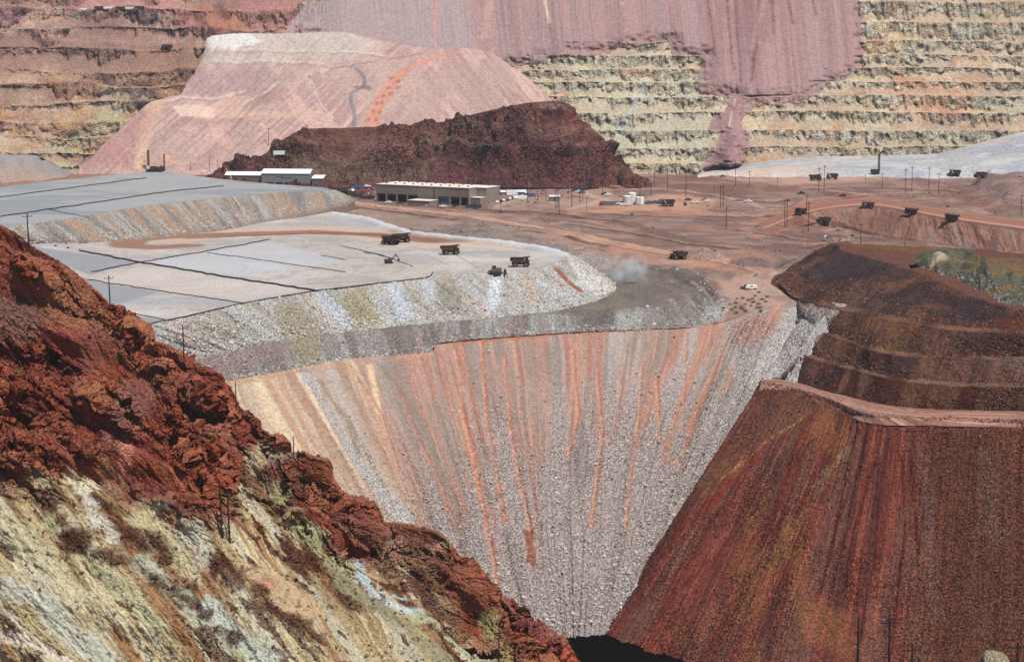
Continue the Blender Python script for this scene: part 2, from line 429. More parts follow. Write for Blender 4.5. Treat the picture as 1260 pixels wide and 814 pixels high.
# ---------------------------------------------------------- stepped brown dump, right
C0 = [(1028, 298.5, 4), (1060, 300, 4.5), (1100, 302, 5), (1140, 304, 5), (1180, 306, 4), (1230, 310, 3), (1300, 316, 3), (1360, 320, 3), (1420, 324, 3), (1480, 326, 3)]
CR = [(1025, 301, 3), (1040, 310, 3), (1073, 318, 3), (1117, 330, 2), (1157, 347, 0), (1190, 362, -3), (1223, 375, -4.5), (1262, 383, -5.5), (1330, 390, -6), (1450, 398, -6)]
A1 = [(953, 347, -16.3), (973, 362, -15.8), (1003, 371, -14.6), (1037, 378, -13.2), (1077, 387, -12.6), (1117, 394, -12.6), (1173, 402, -12.6), (1262, 407, -12.6), (1330, 409, -12.6), (1450, 410, -12.6)]
A2 = [(955, 349, -16.5), (974, 364, -16), (1003, 373, -14.8), (1037, 381, -13.4), (1077, 390, -12.9), (1117, 397, -12.9), (1173, 405.5, -12.9), (1262, 410.5, -12.9), (1330, 412, -12.9), (1450, 413, -12.9)]
L2 = [(985, 392, -24.4), (1000, 400, -24.4), (1020, 409, -24.4), (1043, 417, -24.4), (1075, 428, -24.4), (1110, 434, -24.4), (1173, 437.5, -24.4), (1262, 438.5, -24.4), (1330, 439, -24.4), (1450, 440, -24.4)]
L2b = [(a, b + 3.5, z - .3) for a, b, z in L2]
L1 = [(966, 422, -34.2), (985, 431, -34.2), (1005, 439, -34.2), (1028, 445.5, -34.2), (1060, 453, -34.2), (1100, 463, -34.2), (1165, 470, -34.2), (1262, 473, -34.2), (1330, 474, -34.2), (1450, 475, -34.2)]
L1b = [(a, b + 3.5, z - .3) for a, b, z in L1]
RD = [(936, 466.5, -46), (962, 467, -46), (990, 473, -46), (1012, 480, -46), (1045, 488, -46), (1085, 497, -46), (1140, 503, -46), (1262, 506, -46), (1330, 507, -46), (1450, 508, -46)]
RDt = [0, 0, 0, 0, (938, 467, -46), (985, 472, -46), (1045, 488, -46), (1135, 502.5, -46), (1262, 506, -46), (1450, 508, -46)]
BUR = [Pd(970, 385, 1390), Pd(990, 400, 1360), Pd(1005, 412, 1325), Pd(1010, 420, 1290)]
def buried(row, dz): return [q + np.array([0, 0, dz]) for q in BUR] + zrow(row[4:])
RE = [(936, 471.5, -46.2), (970, 476.5, -46.2), (1000, 484.5, -46.2), (1030, 495.5, -46.2), (1060, 508.5, -46.2), (1090, 513.5, -46.2), (1150, 514.5, -46.2), (1262, 517, -46.2), (1330, 519, -46.2), (1450, 521, -46.2)]
rows = [zrow(C0), zrow(CR), zrow(A1), zrow(A2), zrow(L2), zrow(L2b), zrow(L1), zrow(L1b), [q + np.array([0, 0, -.6]) for q in zrow(RD)]]
rows = [[r[0] + (np.array([-14, 24, -10]) if k_ < 5 else np.array([2, 26, -14]))] + list(r) for k_, r in enumerate(rows)]
p = Patch('brown_dump', rows, nu=620, nv=[40, 100, 6, 60, 6, 60, 6, 60], ref=2)
S, T, U, V = p.S, p.T, p.U, p.V
X = p.P[..., 0]
seg = p.seg; isf = ((seg > 1) & (seg < 2)) | ((seg > 3) & (seg < 4)) | ((seg > 5) & (seg < 6)) | (seg > 7)
fr = seg - np.floor(seg)
mid = np.where(isf, np.sin(np.pi * fr), .15)
skew = X + (T * .35)
p.disp((fbm(skew / 3.5, T / 40, 4, 31) - .5) * 2.4 * mid + (fbm(X / 20, T / 60, 3, 32) - .5) * 2.5 * mid + (fbm(X / 6, T / 200, 3, 30) - .5) * 1.0 + (fbm(S / 2, T / 2, 3, 33) - .5) * .7)
p.fill(c(106, 74, 62))
a1 = fbm(skew / 7, T / 60, 4, 34); a2 = fbm(skew / 1.8, T / 30, 4, 35); a3 = fbm(X / 25, T / 25, 4, 36)
p.mix(c(72, 52, 48), ss(.48, .62, a1) * .9)
p.mix(c(116, 78, 56), ss(.54, .68, a3) * .6)
p.mix(c(120, 74, 60), ss(.55, .7, a2) * .5)
p.R = .3 + .6 * ss(.45, .6, fbm(X / 14, T / 12, 4, 37)) + .35 * isf * ss(.5, .95, fr)
p.mix(c(112, 72, 62), (seg < 1) * .85); p.R = np.where(seg < 1, .25, p.R)
p.mix(c(120, 86, 52), ((seg < .35) & (X < 250)) * .7)
p.mix(c(60, 50, 54), ((seg > 1) & (seg < 1.7)) * ss(.35, .6, fbm(X / 20, T / 20, 3, 38)) * .75)
p.mix(c(104, 50, 36), (seg > 1.55) * (seg < 2) * ss(.45, .6, fbm(X / 30, T / 9, 3, 39)) * ss(1120, 1180, p.px) * .8)
p.mix(c(112, 78, 48), (seg > 2) * (seg < 4) * (1 - ss(1090, 1150, p.px)) * ss(.4, .6, fbm(X / 16, T / 14, 3, 40)) * .8)
p.mix(c(86, 46, 38), (seg > 6) * ss(.42, .58, a1) * .75)
p.mix(c(120, 112, 108), (seg > 4) * ss(1180, 1260, p.px) * ss(.45, .65, a3) * .4)
p.stroke([(1035, 450), (1015, 466), (1000, 476)], 3, c(58, 62, 66), a=.7, soft=.8)
p.stroke([(1005, 448), (985, 458), (968, 462)], 3, c(72, 68, 68), a=.7, soft=.8)
p.stroke([(1060, 350), (1040, 366)], 3, c(112, 92, 70), a=.5, soft=.8)
for base_ in (2, 4, 6):
    m = ((seg > base_ - .05) & (seg < base_ + 1.02))
    p.mix(c(134, 98, 80), m * .8 * ss(1.0, .6, fbm(X / 12, T / 30, 3, 39 + base_)) * ss(.3, .6, fbm(X / 12, T / 30, 3, 39 + base_)))
p.poly([(940, 376), (968, 370), (1000, 376), (1031, 383), (1014, 405), (1000, 425), (988, 435), (962, 462), (925, 474), (925, 400)], c(198, 192, 188), 3, 3, 6, 1.0, rock=.9)
p.poly([(965, 372), (1031, 383), (1022, 392), (990, 386)], c(212, 190, 168), 3, 3, 6, .7)
TIERS = p

p = Patch('dump_road', [zrow(RD), zrow([(a, (b + b2) / 2, z + .15) for (a, b, z), (_, b2, _) in zip(RD, RE)]), zrow(RE), [q + np.array([-1, -3, -3.]) for q in zrow(RE)]], nu=560, nv=[14, 14, 8])
p.disp((fbm(p.S / 6, p.T / 3, 3, 41) - .5) * .5)
p.fill(c(156, 116, 102)); a = fbm(p.S / 30, p.T / 2, 4, 42)
p.mix(c(130, 90, 78), ss(.45, .6, a)); p.mix(c(200, 158, 140), ss(.56, .7, fbm(p.S / 40, p.T / 1.2, 4, 43)) * .8)
p.stroke([(1018, 490), (1035, 499), (1052, 508), (1075, 512)], 1.6, c(60, 58, 64), a=.9, rock=.2)
p.R[:] = .1; DROAD = p

# olive mound on top of the dump
crest = [(1122, 326, 4), (1140, 317, 7), (1155, 310, 9.5), (1170, 307.5, 10), (1192, 310, 9.5), (1210, 316, 9), (1228, 322, 8), (1262, 322, 8), (1330, 322, 8), (1450, 322, 8)]
bottom = [(1124, 331, 0), (1140, 340, -2), (1158, 349, -2.5), (1175, 357, -4), (1193, 365, -5), (1210, 371, -5.5), (1228, 378, -6), (1262, 385, -7), (1330, 392, -7.5), (1450, 400, -7.5)]
back = [(a, b - 1, z) for a, b, z in crest]
BK = [q + np.array([3, 45, -3]) for q in zrow(crest)]
p = Patch('olive_mound', [BK, zrow(crest), zrow(bottom)], nu=330, nv=[25, 90])
p.disp((fbm(p.S / 5, p.T / 30, 4, 44) - .5) * 2.2 * ss(.25, .4, p.V) + (fbm(p.S / 20, p.T / 20, 3, 45) - .5) * 3 + (fbm(p.S / 2, p.T / 2, 3, 46) - .5) * .6)
p.fill(c(104, 100, 84)); a = fbm(p.S / 8, p.T / 40, 4, 47)
p.mix(c(78, 78, 70), ss(.45, .6, a)); p.mix(c(128, 108, 70), ss(.5, .65, fbm(p.S / 12, p.T / 12, 4, 48)) * .8)
p.mix(c(140, 142, 132), ss(.52, .62, fbm(p.S / 5, p.T / 9, 4, 49)) * ss(.5, .9, p.V) * .8)
p.poly([(1200, 312), (1400, 312), (1400, 345), (1225, 332)], c(128, 96, 66), 6, 5, 8, .6)
p.stroke([(1156, 311), (1160, 316), (1150, 325)], 4, c(196, 186, 166), a=.8, soft=.9)
p.R = .4 + .5 * ss(.3, .9, p.V); OLIVE = p

# ---------------------------------------------------------- heap-leach pad (lower) and its rock face
PB = [(-120, 290, 0), (-50, 290, 0), (130, 292, 0), (300, 272, 0), (400, 261, 0), (450, 268, 0), (503, 286, 0), (560, 292, 0), (620, 298, 0), (665, 305, 0), (690, 311, 0), (698, 314, 0)]
PF = [(-120, 465, 0), (-50, 448, 0), (60, 428, 0), (150, 408, 0), (213, 393, 0), (300, 373, 0), (390, 358, 0), (480, 347, 0), (530, 339, 0), (600, 335.5, 0), (655, 331.5, 0), (698, 316, 0)]
TO = [(30, 500, -17), (90, 480, -17), (170, 455, -17), (245, 439, -17), (300, 427, -17), (353, 416, -17), (430, 407, -17), (520, 397, -17), (590, 391, -17), (660, 384, -17), (725, 372, -17), (757, 356, -17)]
PBb = [q + np.array([0, 8, -6]) for q in zrow(PB)]
TObb = [q + np.array([.5, -2, -3.]) for q in zrow(TO)]
# the nose closes backwards
for R_, q in ((PB, (696, 310, -.5)), (PF, (700, 312.5, -.5)), (TO, (752, 345, -17))): R_.append(q)
PBb.append(zrow(PB)[-1] + np.array([2, 6, -5])); TObb.append(zrow(TO)[-1] + np.array([1, 2, -3]))
p = Patch('leach_pad', [PBb, zrow(PB), zrow(PF), zrow(TO), TObb], nu=1000, nv=[6, 170, 130, 4], ref=2)
S, T, U, V, seg = p.S, p.T, p.U, p.V, p.seg
X, Y = p.P[..., 0], p.P[..., 1]
face = (seg >= 2); ft = np.clip(seg - 2, 0, 1)
edgen = (fbm(X / 9, Y * 0, 3, 50) - .5) * 2.2 * np.where(face, 1, ss(1.93, 2, seg))
fx = U * 900
fac = np.where(face, np.sin(np.pi * np.clip(ft, 0, 1)) + .15 * ft, 0)
p.disp(edgen * 0 + fac * ((fbm(fx / 9, T / 50, 4, 51) - .5) * 5 + (fbm(fx / 3, T / 30, 3, 52) - .5) * 2) + np.where(face, (fbm(S / 1.6, T / 1.6, 3, 53) - .5) * 1.0, (fbm(X / 7, Y / 7, 3, 54) - .5) * .35 + (fbm(X / 60, Y / 60, 2, 55) - .5) * .8))
p.fill(c(192, 186, 180))
m1 = fbm(X / 45, Y / 25, 5, 56); m2 = fbm((X + Y * .6) / 70, (Y - X * .3) / 6, 4, 57); m3 = fbm(X / 12, Y / 30, 4, 58)
p.mix(c(174, 173, 175), ss(.46, .62, m1) * .9)
p.mix(c(196, 178, 164), ss(.5, .62, m2) * .55)
p.mix(c(176, 164, 156), ss(.56, .7, m3) * .5)
p.mix(c(212, 207, 202), ss(.55, .7, fbm(X / 25, Y / 40, 4, 59)) * .5)
tk = fbm((X + Y * .7) / 90, (Y - X * .35) / 1.6, 4, 49)
p.mix(c(162, 150, 142), ss(.54, .64, tk) * .75 * ss(.4, .6, fbm(X / 40, Y / 40, 3, 48))); p.mix(c(150, 146, 144), ss(.58, .68, fbm(X / 5, Y / 9, 5, 47)) * .35)
# wetted cells (darker, greyer)
for poly in ([(40, 302), (60, 306), (172, 322), (112, 338), (60, 320)], [(60, 335), (108, 343), (195, 360), (140, 375), (80, 368)], [(100, 372), (155, 386), (203, 394), (165, 404), (120, 395)]):
    p.poly(poly, c(150, 152, 158), 1.5, 1, 20, .85)
p.poly([(170, 323), (330, 296), (420, 320), (300, 340)], c(196, 198, 204), 3, 4, 30, .6)
p.poly([(172, 326), (380, 352), (300, 372), (120, 345)], c(214, 202, 192), 3, 4, 30, .5)
# brown haul loop
LOOP = [(560, 300), (500, 293), (430, 287), (340, 287), (260, 292), (190, 297), (150, 298)]
p.stroke([(640, 312), (560, 300), (480, 290), (400, 284), (300, 285), (200, 294), (150, 297)], 30, c(204, 176, 156), a=.9, wob=.15, rock=.05)
p.stroke([(530, 296), (460, 289), (380, 285), (300, 287), (220, 291), (172, 294), (156, 297), (150, 300), (160, 303), (190, 304), (230, 302)], 13, c(152, 114, 94), a=.95, soft=.35, wob=.25, rock=.05)
p.stroke([(500, 290), (400, 286.5), (300, 289.5), (230, 293)], 4, c(116, 84, 70), a=.85, wob=.25)
p.stroke([(600, 304), (540, 297), (500, 294)], 15, c(142, 104, 86), a=.8, wob=.4)
p.stroke([(520, 310), (600, 322), (680, 312)], 12, c(216, 206, 196), a=.5, soft=.9)
p.stroke([(505, 303), (560, 313), (590, 330)], .7, c(150, 138, 132), a=.7); p.stroke([(440, 296), (520, 312), (560, 330)], .8, c(160, 146, 138), a=.6)
# windrow of pale rock along the back edge
m = p.stroke([(410, 264), (450, 270), (503, 288), (560, 294), (620, 300), (665, 307), (693, 314)], 6, c(208, 210, 214), a=.9, soft=.8, rock=.8)
p.lift(m * (1.6 + 1.4 * fbm(X / 5, Y / 5, 3, 60)))
p.stroke([(560, 300), (640, 308), (690, 312)], 5, c(200, 198, 196), a=.6)
# rock face colours, laid along the fall lines
FT = ss(2.0, 2.03, seg)
fm = c(196, 192, 186)
p.mix(fm, FT)
q1 = fbm(fx / 14, T / 200, 4, 61); q2 = fbm(fx / 4, T / 90, 4, 62)
p.mix(c(170, 164, 154), FT * ss(.48, .6, q1) * .9)
p.mix(c(208, 190, 178), FT * ss(.52, .62, fbm(fx / 10, T / 200, 4, 63)) * .7)
p.mix(c(206, 210, 216), FT * ss(.55, .68, q2) * .7)
p.mix(c(180, 176, 158), FT * ss(.56, .68, fbm(fx / 12, T / 160, 3, 64)) * .6)
p.R = np.where(face, .75, .08) + np.where(face, ss(.45, .65, q2) * .3, 0)
p.poly([(335, 378), (362, 371), (392, 400), (400, 440), (378, 450), (355, 425)], c(170, 158, 132), 4, 5, 10, .75)
p.poly([(545, 340), (562, 342), (570, 372), (560, 390), (538, 386), (538, 360)], c(162, 156, 136), 4, 5, 8, .7)
p.poly([(420, 356), (450, 352), (470, 398), (430, 405)], c(164, 156, 112), 5, 6, 8, .7)
p.poly([(472, 350), (492, 348), (512, 392), (492, 397)], c(206, 212, 222), 3, 3, 6, .85)
p.poly([(604, 337), (620, 337), (612, 380), (596, 386)], c(220, 226, 234), 3, 3, 6, .85)
p.poly([(520, 344), (536, 340), (535, 370), (520, 372)], c(208, 214, 224), 3, 3, 6, .6)
p.poly([(382, 362), (400, 358), (440, 400), (420, 408)], c(204, 208, 214), 3, 3, 6, .8)
p.poly([(640, 336), (652, 334), (662, 372), (650, 376)], c(200, 176, 160), 3, 3, 6, .7)
p.stroke([(684, 331), (697, 344), (712, 358)], 3.2, c(150, 92, 66), a=.95, soft=.4, rock=.3)
p.poly([(205, 398), (218, 394), (250, 420), (242, 440)], c(214, 196, 190), 3, 3, 6, .6)
p.poly([(697, 312), (712, 325), (757, 357), (735, 364), (715, 350)], c(224, 222, 212), 3, 3, 6, .85)
PAD = p

# ---------------------------------------------------------- lower bench (second lift)
KB = [(-60, 440, -17.3), (60, 430, -17.3), (180, 420, -17.3), (280, 405, -17.3), (400, 385, -17.3), (480, 375, -17.3), (530, 370, -17.3), (560, 365, -17.3), (660, 350, -17.3), (740, 331, -17.3), (780, 326.5, -17.3), (812, 325, -17.3), (838, 328, -17.3), (850, 333, -17.3)]
KC = [(-60, 530, -17.4), (60, 490, -17.4), (180, 454, -17.4), (250, 439, -17.4), (350, 418, -17.4), (420, 409.5, -17.4), (518, 400, -17.4), (536, 398.5, -17.4), (600, 393, -17.4), (700, 386, -17.4), (790, 378, -17.4), (842, 368, -17.4), (866, 352, -17.4), (862, 339, -17.4)]
KD = [(-60, 560, -30), (100, 520, -30), (215, 489, -30), (280, 473, -28.5), (360, 458, -28.5), (430, 446, -28), (526, 436.5, -27.3), (538, 422.5, -24.6), (600, 416, -24.2), (700, 409, -24.0), (790, 405, -23.7), (870, 400, -22.8), (897, 382, -22), (888, 352, -20.5)]
p = Patch('lower_bench', [zrow(KB), zrow(KC), zrow(KD)], nu=900, nv=[60, 90], ref=1)
S, T, U, V, seg = p.S, p.T, p.U, p.V, p.seg; X, Y = p.P[..., 0], p.P[..., 1]
fx = U * 900; face = seg >= 1; ft = np.clip(seg - 1, 0, 1)
p.disp(np.where(face, np.sin(np.pi * ft) * ((fbm(fx / 8, T / 40, 4, 71) - .5) * 4) + (fbm(S / 1.7, T / 1.7, 3, 72) - .5) * 1.0, (fbm(X / 12, Y / 12, 4, 73) - .5) * 1.6) + (fbm(X / 2.5, Y / 2.5, 3, 74) - .5) * .5)
p.fill(c(158, 152, 148))
q1 = fbm(fx / 14, T / 100, 4, 75); q2 = fbm(fx / 4, T / 50, 4, 76)
p.mix(c(182, 180, 178), ss(.5, .64, q2) * .8); p.mix(c(136, 124, 116), ss(.5, .62, q1) * .9); p.mix(c(170, 142, 134), ss(.56, .68, fbm(fx / 9, T / 90, 3, 77)) * .6)
p.R = .75 + .25 * q2
p.poly([(240, 440), (330, 412), (352, 432), (300, 455), (258, 470)], c(158, 138, 134), 6, 8, 10, .7)
p.poly([(350, 412), (392, 408), (400, 446), (372, 450)], c(162, 152, 122), 4, 5, 8, .75)
p.poly([(520, 400), (545, 398), (540, 425), (522, 428)], c(128, 114, 108), 4, 4, 6, .6)
p.poly([(720, 380), (756, 376), (758, 404), (722, 406)], c(118, 112, 106), 3, 3, 6, .8)
p.poly([(757, 380), (776, 378), (790, 400), (758, 404)], c(176, 180, 170), 3, 3, 6, .8)
d = p.sd([(755, 356), (745, 330), (780, 322), (850, 322), (900, 350), (860, 376), (800, 378), (700, 386), (680, 384)], 6, 10)
p.mix(c(112, 100, 94), ss(-5, 5, d) * .85)
p.mix(c(134, 124, 112), ss(-5, 5, d) * ss(.45, .6, fbm(X / 10, Y / 25, 4, 78)) * .7)
p.R = np.where(d > 0, .6, p.R)
p.poly([(820, 326), (862, 340), (890, 360), (880, 372), (850, 350)], c(104, 92, 88), 5, 4, 8, .7)
p.poly([(800, 380), (870, 372), (895, 378), (880, 400), (800, 404)], c(150, 142, 134), 5, 6, 8, .6)
p.poly([(862, 384), (893, 368), (893, 392), (866, 400)], c(188, 186, 180), 4, 4, 6, .6)
p.poly([(700, 380), (760, 370), (790, 374), (760, 380)], c(140, 132, 112), 3, 3, 6, .6)
for a_, w_ in (([(852, 346), (880, 376)], 1.6), ([(842, 362), (868, 394)], 2.2), ([(868, 344), (890, 366)], 1.2), ([(825, 368), (842, 398)], 2.0), ([(862, 352), (886, 384)], 1.4)):
    p.stroke(a_, w_, c(176, 168, 158), a=.6, soft=.9, wob=.9)
p.stroke([(800, 330), (830, 336), (850, 352)], 4, c(88, 78, 76), a=.6, soft=.9, wob=.8); p.stroke([(780, 345), (820, 352), (845, 364)], 3, c(140, 128, 118), a=.6, soft=.9, wob=.8)
p.stroke([(700, 372), (760, 360), (800, 344)], 5, c(140, 130, 112), a=.5, soft=.9, wob=.8)
BENCH = p

# ---------------------------------------------------------- upper pad
UB = [(-200, 240, 12), (-80, 235, 12), (0, 229.5, 12), (80, 221, 12), (150, 214.5, 12), (195, 212, 12), (280, 221, 12), (340, 226.5, 12), (375, 229, 12), (398, 230.5, 12), (404, 232, 12)]
UF = [(-200, 300, 12), (-80, 287, 12), (0, 279, 12), (75, 270, 12), (150, 257, 12), (220, 248, 12), (300, 240, 12), (350, 236, 12), (385, 234.5, 12), (402, 234, 12), (408, 233, 12)]
UT = [(-200, 335, 0), (-80, 314, 0), (40, 299, .6), (130, 297.5, .2), (200, 292, 0), (270, 284, -.2), (330, 273, 0), (375, 264, 1.5), (415, 254, 2.8), (436, 247, 3.5), (432, 238, 4)]
UBb = [q + np.array([0, 30, -30]) for q in zrow(UB)]
p = Patch('upper_leach_pad', [UBb, zrow(UB), zrow(UF), zrow(UT), [q + np.array([0, -3, -6]) for q in zrow(UT)]], nu=640, nv=[6, 90, 110, 5], ref=2)
S, T, U, V, seg = p.S, p.T, p.U, p.V, p.seg; X, Y = p.P[..., 0], p.P[..., 1]; fx = U * 640
face = seg >= 2; ft = np.clip(seg - 2, 0, 1)
p.disp(np.where(face, np.sin(np.pi * ft) * ((fbm((fx + ft * 14) / 11, T / 60, 4, 81) - .5) * 6 + (fbm((fx + ft * 14) / 4, T / 40, 3, 82) - .5) * 2), (fbm(X / 30, Y / 30, 3, 83) - .5) * .9) + (fbm(S / 2, T / 2, 3, 84) - .5) * np.where(face, .9, .25))
p.fill(c(164, 166, 168)); m1 = fbm(X / 60, Y / 30, 5, 85)
p.mix(c(148, 152, 156), ss(.45, .6, m1)); p.mix(c(178, 170, 164), ss(.55, .7, fbm(X / 40, Y / 12, 4, 86)) * .7)
FT = ss(2, 2.05, seg); sk = (fx + ft * 16)
p.mix(c(172, 160, 148), FT); p.mix(c(188, 186, 180), FT * ss(.5, .62, fbm(sk / 7, T / 200, 4, 87)) * .8)
p.mix(c(184, 152, 124), FT * ss(.52, .64, fbm(sk / 10, T / 200, 3, 88)) * .75); p.mix(c(142, 136, 134), FT * ss(.55, .66, fbm(sk / 8, T / 200, 3, 89)) * .8)
p.mix(c(150, 124, 110), FT * ss(.8, .98, ft) * .6)
p.R = np.where(face, .7, .08)
UPAD = p

# small pad behind, far left
p = Patch('small_pad', [zrow([(-120, 189, 16), (0, 190.5, 16), (40, 191, 16), (46, 192, 16), (50, 193, 16)]), zrow([(-120, 197, 16), (0, 195, 16), (38, 193.5, 16), (47, 193.5, 16), (52, 194, 16)]),
                        zrow([(-120, 228, 0), (0, 224, 0), (50, 222, 0), (80, 218, 0), (88, 213, 0)])], nu=200, nv=[12, 60])
p.disp((fbm(p.S / 6, p.T / 30, 4, 91) - .5) * 3 * ss(.2, .3, p.V)); p.fill(c(158, 150, 148)); p.mix(c(178, 162, 146), ss(.45, .6, fbm(p.S / 9, p.T / 40, 4, 92)) * .7)
p.mix(c(150, 156, 162), (p.seg < 1) * .9); p.poly([(-50, 206), (30, 212), (90, 216), (90, 226), (-50, 232)], c(186, 156, 138), 4, 4, 20, .7); p.R = np.where(p.seg > 1, .5, .1)
SPAD = p
# ---------------------------------------------------------- mine floor (the plain with roads and yard)
cx = [-400, -50, 150, 300, 440, 560, 700, 800, 880, 940, 1000, 1060, 1120, 1200, 1320, 1550]
def plain_row(py, zs, D=None):
    if not isinstance(zs, (list, tuple)): zs = [zs] * len(cx)
    return [Pz(x, py, z) for x, z in zip(cx, zs)]
r_back = [Pz(x, 214, -14) * np.array([1, 1, 1]) + np.array([0, 160, -16]) for x in cx]
rows = [r_back, plain_row(214, -13.5), plain_row(230, -12.5), plain_row(252, -12.5),
        plain_row(272, [-12.5] * 9 + [-13, -14, -15, -16, -16, -16, -16]),
        plain_row(292, [-14] * 8 + [-14, -15, -17, -18, -19, -20, -20, -20]),
        plain_row(312, [-20] * 5 + [-17, -16, -15, -15, -16, -18, -20, -20, -20, -20, -20]),
        plain_row(340, [-24] * 6 + [-22, -19.5, -17.5, -17, -19.5, -23, -24, -24, -24, -24]),
        [Pz(a, b, z) for a, b, z in [(-400, 640, -40), (-50, 540, -36), (150, 495, -34), (300, 466, -33), (440, 441, -32), (560, 421, -30), (700, 408.3, -28), (800, 404.3, -27), (880, 397.5, -23), (940, 380, -18.4), (985, 370.5, -17.3), (1030, 371, -20.5), (1070, 378, -24), (1150, 396, -30), (1320, 420, -30), (1550, 440, -30)]]]
p = Patch('mine_floor', rows, nu=1250, nv=[8, 50, 60, 50, 50, 45, 50, 60], ref=4)
S, T = p.S, p.T; X, Y = p.P[..., 0], p.P[..., 1]
front = 1 - ss(.9, 1, p.V)
p.lift(((fbm(X / 30, Y / 40, 4, 101) - .5) * 3.2 + (fbm(X / 5, Y / 8, 3, 102) - .5) * .7) * front)
p.fill(c(138, 110, 99))
m1 = fbm(X / 50, Y / 70, 5, 103); m2 = fbm((X + Y * .15) / 40, Y / 22, 5, 104); m3 = fbm(X / 9, Y / 20, 5, 105)
p.mix(c(176, 152, 140), ss(.5, .62, fbm(X / 70, Y / 40, 5, 109)) * .7)
p.mix(c(128, 102, 94), ss(.48, .6, m1)); p.mix(c(176, 138, 118), ss(.54, .66, m2) * .6); p.mix(c(118, 84, 76), ss(.58, .7, m3) * .5)
p.mix(c(148, 128, 118), ss(.56, .68, fbm(X / 30, Y / 30, 4, 106)) * .6)
p.R = .25 + .4 * ss(.45, .6, m1)
def road(pts, w, col=(188, 146, 124), a=.9, berm=True, trk=(168, 110, 86)):
    if berm:
        W_ = p.win([q[0] for q in pts], [q[1] for q in pts], 12)
        d = p.dist(pts, W_) / w
        b = np.exp(-((d - 1.15) / .16) ** 2); fb = np.zeros((p.nv, p.nu)); fb[W_] = b; p.lift(fb * .9); p._apply(W_, b * .7, c(146, 102, 86), None)
    p.stroke(pts, w, c(*col), a=a, soft=.3, wob=.18, rock=.05)
    for o in (-.45, .3):
        q = [(x, y + o * w * .13) for x, y in pts]
        p.stroke(q, w * .18, c(*trk), a=.5, wob=.3)
    p.stroke([(x, y - .6) for x, y in pts], w * .12, c(min(255, col[0] + 22), min(255, col[1] + 26), min(255, col[2] + 26)), a=.6, wob=.3)
# grey lift behind the pad
p.poly([(520, 275), (600, 272), (660, 279), (720, 297), (757, 318), (752, 330), (700, 322), (600, 305), (505, 292)], c(148, 138, 130), 4, 4, 30, .95, rock=.7)
p.poly([(690, 292), (740, 308), (757, 319), (750, 328), (720, 316)], c(132, 128, 118), 3, 3, 20, .8, rock=.9)
p.poly([(700, 300), (757, 326), (740, 340), (700, 325)], c(188, 182, 172), 4, 4, 20, .6, rock=.9)
d = p.sd([(500, 285), (600, 273), (660, 280), (720, 298), (757, 318), (760, 345), (600, 345), (500, 320)], 2, 30)
p.lift(ss(0, 10, d) * 3.2)
p.poly([(440, 255), (500, 262), (560, 275), (480, 282), (430, 262)], c(170, 148, 134), 4, 5, 20, .8, rock=.4)
p.poly([(460, 263), (480, 258), (520, 272), (500, 280)], c(160, 134, 120), 4, 4, 8, .7)
# orange road sweeping below the shops down to the right
p.poly([(640, 285), (700, 288), (780, 306), (840, 316), (930, 310), (960, 318), (900, 330), (800, 325), (740, 312)], c(190, 144, 120), 4, 5, 40, .85, rock=.1)
road([(430, 249), (500, 257), (570, 265), (640, 277), (700, 287), (760, 300), (830, 312), (900, 322), (945, 335)], 9, (204, 164, 140))
road([(520, 252), (600, 263), (700, 270), (780, 283)], 4, (188, 142, 122), .6)
p.stroke([(560, 256), (640, 262), (720, 268), (800, 283), (860, 300)], 9, c(116, 94, 88), a=.7, wob=.4, rock=.7)
p.stroke([(760, 268), (830, 272), (880, 276)], 5, c(122, 122, 128), a=.8, wob=.3)
p.stroke([(790, 271), (880, 274), (890, 279)], 2.5, c(92, 98, 106), a=.8, wob=.3)
p.stroke([(700, 272), (780, 285), (850, 297), (880, 303)], 5, c(128, 104, 96), a=.6, rock=.6)
p.poly([(740, 246), (840, 238), (882, 246), (872, 262), (760, 262), (700, 262)], c(208, 160, 130), 5, 4, 30, .85, rock=.1)
p.poly([(780, 262), (880, 258), (890, 266), (800, 270)], c(172, 116, 98), 4, 3, 20, .7)
p.poly([(590, 245), (680, 232), (740, 226), (760, 244), (700, 258), (600, 256)], c(184, 150, 134), 4, 4, 30, .7, rock=.2)
road([(608, 256), (650, 240), (700, 229), (760, 230)], 3, (196, 172, 158), .8, False)
road([(700, 258), (745, 245), (720, 237), (712, 230)], 4, (208, 176, 156), .8, False)
p.stroke([(640, 262), (700, 259), (760, 257)], 4, c(178, 110, 88), a=.8)
p.poly([(715, 228), (800, 223), (900, 216), (1000, 222), (1010, 232), (860, 240), (790, 236)], c(130, 92, 84), 4, 4, 30, .85)
p.lift(ss(-2, 6, p.sd([(715, 231), (800, 226), (900, 219), (1000, 224), (1010, 230), (860, 238), (790, 236)], 2, 20)) * 3)
road([(720, 229), (840, 235), (880, 239), (920, 250), (950, 258)], 3.5, (190, 166, 154), .8, False)
road([(860, 262), (900, 263), (940, 259), (985, 255), (1000, 245), (1060, 240), (1120, 241), (1200, 246), (1300, 262)], 6, (176, 126, 108), .8)
road([(840, 280), (895, 282), (940, 272), (980, 258), (1010, 249)], 7, (168, 112, 92), .9)
road([(930, 292), (950, 278), (990, 262), (1030, 255)], 6, (160, 104, 86), .9)
road([(945, 284), (990, 296), (1030, 303)], 6, (166, 110, 92), .85)
road([(1010, 232), (1060, 239), (1125, 236), (1165, 232)], 3, (206, 160, 140), .8, False)
p.poly([(965, 268), (985, 266), (1000, 273), (975, 277)], c(212, 164, 140), 2, 2, 8, .85)
p.poly([(880, 217), (960, 208), (1030, 208), (1150, 208), (1260, 212), (1400, 218), (1400, 224), (1200, 222), (1040, 224), (960, 228), (900, 222)], c(208, 170, 148), 4, 3, 30, .8, rock=.1)
